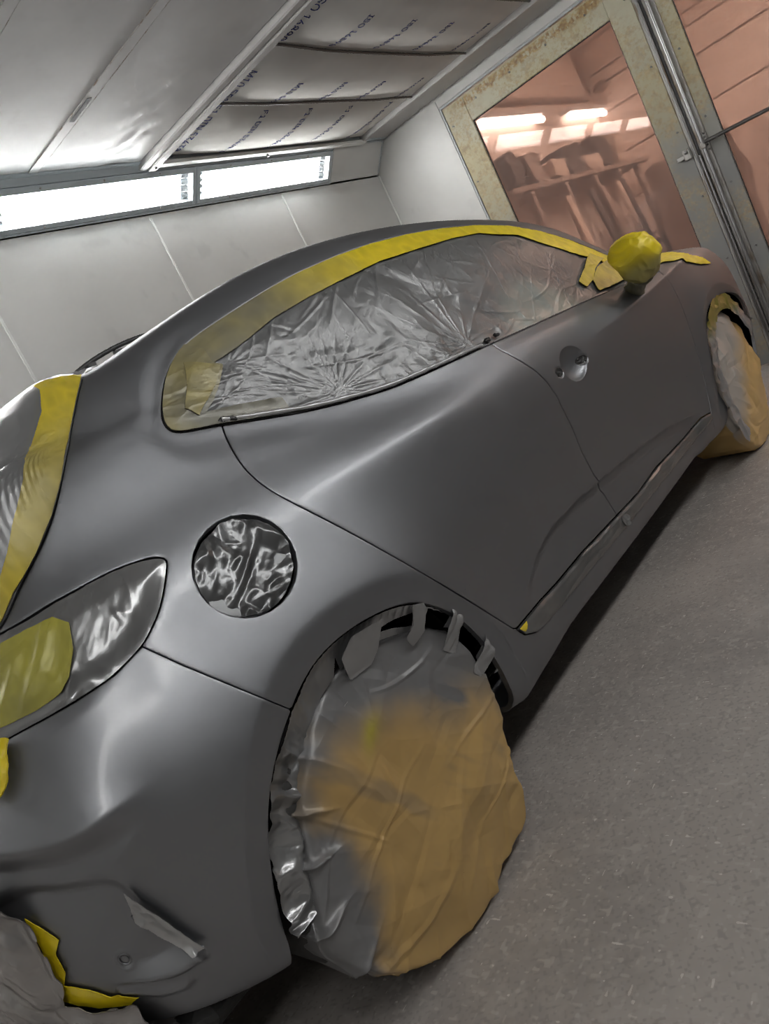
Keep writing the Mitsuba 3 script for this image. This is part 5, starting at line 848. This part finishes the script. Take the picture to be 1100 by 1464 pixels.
# ---- wheel covers: paper drawn over each wheel, wrapped round the tread
def cover(cx, cz, Rf, sf, colour, lift, seed, n=(240, 110), wrap=.13, wrap_to=.58):
    th = np.linspace(0, 2*np.pi, n[0]+1)[:-1]; rho = np.r_[np.linspace(0, 1, n[1])[1:], 1+np.linspace(0, 1, 26)[1:]]
    T_, R_ = np.meshgrid(th, rho, indexing='ij'); Rm = Rf(T_)
    f = np.minimum(R_, 1); w = np.maximum(R_-1, 0)
    r = Rm*f - .012*ss(.93, 1, f) - .02*w; s = sf(T_, f)-.022*ss(.90, 1.0, f)**2
    s = s + (wrap_to-s)*w
    x, z = cx+r*np.cos(T_), cz+r*np.sin(T_)
    q = np.c_[x.ravel(), z.ravel()]
    h = lift(q, T_.ravel(), R_.ravel()); s = s.ravel()+h*(1-w.ravel())
    x, z = x.ravel()+np.cos(T_.ravel())*h*.6*ss(.9, 1, R_.ravel()), z.ravel()+np.sin(T_.ravel())*h*.6*ss(.9, 1, R_.ravel())
    V = np.c_[x, -s, np.maximum(z, .004+.004*noise(np.c_[x*30, s*30, s*0], seed))]
    V = np.vstack([V, [cx, -sf(np.zeros(1), np.zeros(1))[0], cz]])
    m, k = len(rho), np.arange(n[0]); Fc = []
    for j in range(m-1):
        A, B = k*m+j, ((k+1) % n[0])*m+j
        Fc += [np.c_[A, A+1, B+1], np.c_[A, B+1, B]]
    c = n[0]*m; Fc.append(np.c_[np.full(n[0], c), k*m, ((k+1) % n[0])*m])
    col = colour(np.vstack([q, [cx, cz]]), np.r_[T_.ravel(), 0], np.r_[R_.ravel(), 0])
    M = trimesh.Trimesh(V, np.vstack(Fc)[:, ::1], process=False)
    return M, col
def tri(t, c, w): return np.clip(1-np.abs(((t-c+np.pi) % (2*np.pi))-np.pi)/w, 0, 1)
_RT = np.array([(-165, .306), (-142, .300), (-123, .296), (-102, .300), (-90, .306), (-69, .314), (-55, .345), (-47, .372), (-41, .368), (-32, .345), (-19, .340), (-3, .342), (11, .340), (28, .342), (45, .316), (65, .293), (82, .288), (95, .280), (110, .271), (127, .262), (155, .260), (177, .276)])
def R_rear(t):
    a = np.degrees(t) % 360; k = _RT[:, 0] % 360; o = np.argsort(k); k, v = k[o], _RT[o, 1]
    return PchipInterpolator(np.r_[k[-1]-360, k, k[0]+360], np.r_[v[-1], v, v[0]])(a)
def lift_paper(seed, amp=1.0):
    def f(q, t, r):
        d = q@np.array([[.84, .54], [-.54, .84]])
        h = .010*(fbm(np.c_[d*[3.0, 9.0], d[:, :1]*0], 3, seed)-.5)*2 + .012*crinkle(d*[.5, 1.5], 6, seed, 2, 1.4)*ss(.15, .5, r)
        fold = 1-np.abs(np.sin(t*9+4*n2(np.c_[np.cos(t), np.sin(t)], 1.7, seed)))
        h += streaks(q-q.mean(0), 40, seed+3, .14, .0045, .007, ((-.33, -.33), (.33, .3)))+crumple(q-q.mean(0), 26, seed+9, .16, .007, ((-.3, -.3), (.3, .25)))*.8+crumple(q-q.mean(0), 90, seed+8, .06, .0032, ((-.33, -.33), (.33, .3)))
        h += .018*fold**3*ss(.62, .98, r)*(.3+n2(q, 9, seed+2))*(.25+ss(2.0, 3.0, np.abs(((t-0+np.pi) % (2*np.pi))-np.pi)))
        return amp*h*ss(0, .2, r)
    return f
def col_rear(q, t, r):
    x, z = q[:, 0], q[:, 1]-.305
    d = .10*(n2(q, 7, 8)-.5)*2+.05*(n2(q, 22, 18)-.5)
    top = ss(.09, .22, z+.55*np.maximum(x, 0)+.1*np.minimum(x, 0)+d*.6)                                        # paint mist at the top,
    rear = ss(.13, .20, -x*.95+.10*z-.0+d*.8)                               # along the bumper side
    right = .55*ss(.20, .30, x*.9+.35*z+d)*ss(-.32, -.1, z+d)
    blot = .35*ss(.55, .70, n2(q@np.array([[.8, -.6], [.6, .8]])*[3.0, 1.0], 6, 9))*ss(-.30, .05, z)
    a = np.clip(np.maximum(np.maximum(top, rear), right)+blot, 0, 1)
    k = KRAFT*(.80+.28*n2(q, 5, 10))[:, None]; ol = (np.exp(-(((x+.02)*.8+(z-.15)*.6)/.035)**2-((-(x+.02)*.6+(z-.15)*.8)/.016)**2))[:, None]; k = k*(1-ol)+np.array([.30, .25, .03])*ol; a = a*(1-.7*ol[:, 0])
    return k*(1-a[:, None])+np.array([.105, .105, .107])*a[:, None]
m, c = cover(0.005, .305, R_rear, lambda t, f: .815+.022*(1-f**2)-.008*ss(.25, 1, f)*ss(0, 1, np.sin(t)), col_rear, lift_paper(31), 4, (640, 230), wrap_to=.60)
rp = put('wheel_cover_paper', m, 'paper', True, label='kraft masking paper, grey-sprayed at its top, over the rear wheel', cat='masking paper', car=True, color=c)
def col_front(q, t, r):
    x, z = q[:, 0]-2.589, q[:, 1]-.31
    a = np.clip(ss(-.10, .12, z-.9*x-.02+.08*(n2(q, 7, 12)-.5)*2)*.85*(r < 1.02) + 0*x, 0, 1)
    k = KRAFT*(.95+.3*n2(q, 6, 13))[:, None]+np.array([.05, .04, .02]); return k*(1-a[:, None])+np.array([.30, .30, .30])*a[:, None]
m, c = cover(2.589, .305, lambda t: .322-.018*ss(0, 1, tri(t, 1.5, 1.2))+0*t, lambda t, f: .812+.035*(1-f**2), col_front, lift_paper(57, .9), 9, (300, 110), wrap_to=.60)
fp = put('wheel_cover_paper', m, 'paper', True, label='pale kraft masking paper over the front wheel by the doors', cat='masking paper', car=True, color=c)
# strips of film and tape closing the gap between arch and paper
def side_at(sfun):
    return lambda q, h: np.c_[q[:, 0], -(sfun(q)+h), q[:, 1]]
arx = skin(F('arch')); AXZ = arx[:, [0, 2]]; AS = -arx[:, 1]
in_ = LineString(AXZ)
ring_out = Polygon(np.vstack([AXZ, [[AXZ[-1][0], .15], [AXZ[0][0], .15]]])).buffer(-.003)
ctr = np.array([.005, .305])
D2R = math.pi/180
from scipy.spatial import cKDTree
_ak = cKDTree(AXZ)
def s_ring(q):
    d, k = _ak.query(q); return np.maximum(AS[k]-.003-.55*d, .812)
tt_ = np.radians(np.arange(0, 360, 3)); rr_ = R_rear(tt_)-.014
inner = Polygon(np.c_[ctr[0]+rr_*np.cos(tt_), ctr[1]+rr_*np.sin(tt_)])
gaps = [Polygon(F(f'gap{k}')).buffer(0) for k in range(1, 7)]
am = thing('arch_masking', 'silver film and grey tape tabs bridging the rear wheel arch to the paper', 'masking film')
ringp = ring_out.difference(inner).difference(unary_union(gaps)).difference(sbox(.1, -.5, .9, .33)).difference(sbox(-.9, -.5, .1, .30))
def ring_lift(q):
    a = np.arctan2(q[:, 1]-ctr[1], q[:, 0]-ctr[0]); lf = ss(1.75, 2.3, a % (2*np.pi)); r = np.hypot(*(q-ctr).T)
    return -.004*ss(0, .02, .33-r)+(.003+.026*lf)*(crinkle(np.c_[a*.33, r]*[1.0, .55], 25, 131, 3, 1.1)-.6)+(.002+.008*lf)*(noise(np.c_[a*9, r*30, a*0], 8)-.5)
m, q = patch(ringp, .0032, False, .0, lift=ring_lift, at=side_at(s_ring), bstep=.0035)
put(am+'__film', m, 'foil', True, car=True, color=(SILV*1.1)*(.45+.8*n2(q, 12, 133))[:, None])
for i in range(1, 5):
    g = Polygon(F(f'tab{i}')).buffer(.004).buffer(-.003)
    m, q = patch(g, .004, False, .001, lift=lambda q: .004*crinkle(q, 20, 140+i, 2)+(.006 if i < 5 else .026), at=side_at(lambda q: s_ring(q)+.004), bstep=.004)
    base_ = np.array([.17, .17, .172]) if i != 5 else np.array([.17, .155, .06])
    put(am+'__tape_tab', m, 'tape', True, car=True, color=base_*(.7+.6*n2(q, 12, 150+i))[:, None])
# front arch: crinkled silver edge
fr_c = np.array([2.589, .305])
aa = np.linspace(20*D2R, 215*D2R, 50)
fring = Polygon([(fr_c[0]+.358*math.cos(a), fr_c[1]+.358*math.sin(a)) for a in aa]+[(fr_c[0]+.288*math.cos(a), fr_c[1]+.288*math.sin(a)) for a in aa[::-1]])
m, q = patch(fring, .005, False, .0, lift=lambda q: .016*crinkle(q, 22, 171, 3, 1.2)-.01, at=side_at(lambda q: .852+0*q[:, 0]), bstep=.005)
w_ = ss(.50, .60, q[:, 1])[:, None]
put('arch_masking', m, 'foil', True, car=True, color=(SILV*1.5)*(.6+.7*n2(q, 12, 173))[:, None]*(1-w_)+np.array([.28, .25, .05])*w_, label='crinkled silver film round the front wheel arch', cat='masking film')
# door mirror wrapped in tape
MIRROR_C, MIRROR_B = np.array([1.79, -.905, .950]), np.array([1.895, -.812, .846])
sp = trimesh.creation.icosphere(5)
v = sp.vertices.copy()
r = (np.abs(v[:, 0]/.060)**2.6+np.abs(v[:, 1]/.078)**2.6+np.abs(v[:, 2]/.076)**2.6)**(-1/2.6)
v = v*r[:, None]; v[:, 1] -= .0; k = ss(-.08, .06, v[:, 2]); v[:, 0] *= .72+.36*k; v[:, 1] *= .66+.40*k
v[:, 2] -= .018*ss(0, .1, -v[:, 1]); q3 = v*1.0
def cr3(p, s, seed): return (1-np.abs(2*noise(p*s, seed)-1))+.5*(1-np.abs(2*noise(p*s*2.1+5, seed+1)-1))
nv = v/np.linalg.norm(v, axis=1, keepdims=True)
v = v+nv*(.0105*(cr3(q3+.3*np.stack([noise(q3*9, 5), noise(q3*9, 6), noise(q3*9, 7)], -1)*.2, 17, 3)-.7))[:, None]
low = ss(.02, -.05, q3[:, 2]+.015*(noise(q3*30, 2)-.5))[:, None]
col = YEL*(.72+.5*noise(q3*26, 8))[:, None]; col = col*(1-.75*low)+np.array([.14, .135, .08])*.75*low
mr = thing('mirror_wrap', 'door mirror wrapped all over in crumpled yellow tape', 'wrapped mirror')
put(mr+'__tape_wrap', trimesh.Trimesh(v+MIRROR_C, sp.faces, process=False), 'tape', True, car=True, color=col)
pa, pb = MIRROR_C+[.015, .010, -.05], MIRROR_B
m = tube(np.linspace(pa, pb, 14), np.interp(np.linspace(0, 1, 14), [0, .35, .8, 1], [.042, .030, .032, .040]), 20)
put(mr+'__stalk', m, 'tape', True, car=True, color=np.tile([.13, .125, .085], (len(m.vertices), 1))*(.7+.6*noise(m.vertices*30, 4))[:, None], label='olive grey taped mirror stalk')
# yellow tape on the bonnet edge
tb = biggest(Polygon(F('tape_bonnet')).buffer(.004).intersection(rect))
film_on('bonnet_edge_tape', tb, lambda q: .004*crinkle(q, 20, 181, 2), tape_col(.15, 22), 'tape', .004, .006, label='yellow tape along the bonnet edge beyond the mirror', cat='tape')
# sheeting on the floor below the bumper
def drape(x0, x1, y0, y1, n, f):
    gx, gy = np.meshgrid(np.linspace(x0, x1, n[0]), np.linspace(y0, y1, n[1]), indexing='ij'); q = np.c_[gx.ravel(), gy.ravel()]; z = f(q)
    i = np.arange(gx.size).reshape(gx.shape); a, b, c, d = i[:-1, :-1], i[1:, :-1], i[1:, 1:], i[:-1, 1:]
    return trimesh.Trimesh(np.c_[q, z], np.vstack([np.c_[a.ravel(), b.ravel(), c.ravel()], np.c_[a.ravel(), c.ravel(), d.ravel()]]), process=False), q

# the strip above the rear edge of the roof, and a loose flap of film behind it
pts = np.array([(.115, -.30, 1.272), (.17, -.30, 1.297), (.237, -.30, 1.312), (.30, -.30, 1.320), (.36, -.30, 1.322)])
tt2 = np.linspace(0, 1, 30); cs = CubicSpline(np.linspace(0, 1, 5), pts)(tt2)
put(f'{car}__roof_strip', tube(cs, .0055, 8), 'black_plastic', True, car=True, label='thin black strip standing above the rear edge of the roof')
for x in (.19, .27):
    put(f'{car}__roof_strip_clip', cbox(x-.012, x+.012, -.306, -.294, 1.25, 1.302+.1*(x-.19), .002), 'black_plastic', False, car=True)
gx, gy = np.meshgrid(np.linspace(0, 1, 50), np.linspace(0, 1, 30), indexing='ij')
A = np.array([-.10, -.40, 1.19])[None, None]+gx[..., None]*np.array([.24, 0, .075]); top2 = np.array([-.07, -.27, 1.235])+gx[..., None]*np.array([.19, 0, .055])
Pf = A*(1-gy[..., None])+top2*gy[..., None]; Pf[..., 2] += .016*np.sin(np.pi*gx)*gy+.012*crinkle(np.c_[gx.ravel(), gy.ravel()], 5, 191, 2).reshape(gx.shape)
ii = np.arange(gx.size).reshape(gx.shape); a, b, c, d = (x.ravel() for x in (ii[:-1, :-1], ii[1:, :-1], ii[1:, 1:], ii[:-1, 1:]))
put(hm+'__film_flap', trimesh.Trimesh(Pf.reshape(-1, 3), np.vstack([np.c_[a, b, c], np.c_[a, c, d]]), process=False), 'film', True, car=True, color=np.tile([.22, .22, .225], (gx.size, 1)))
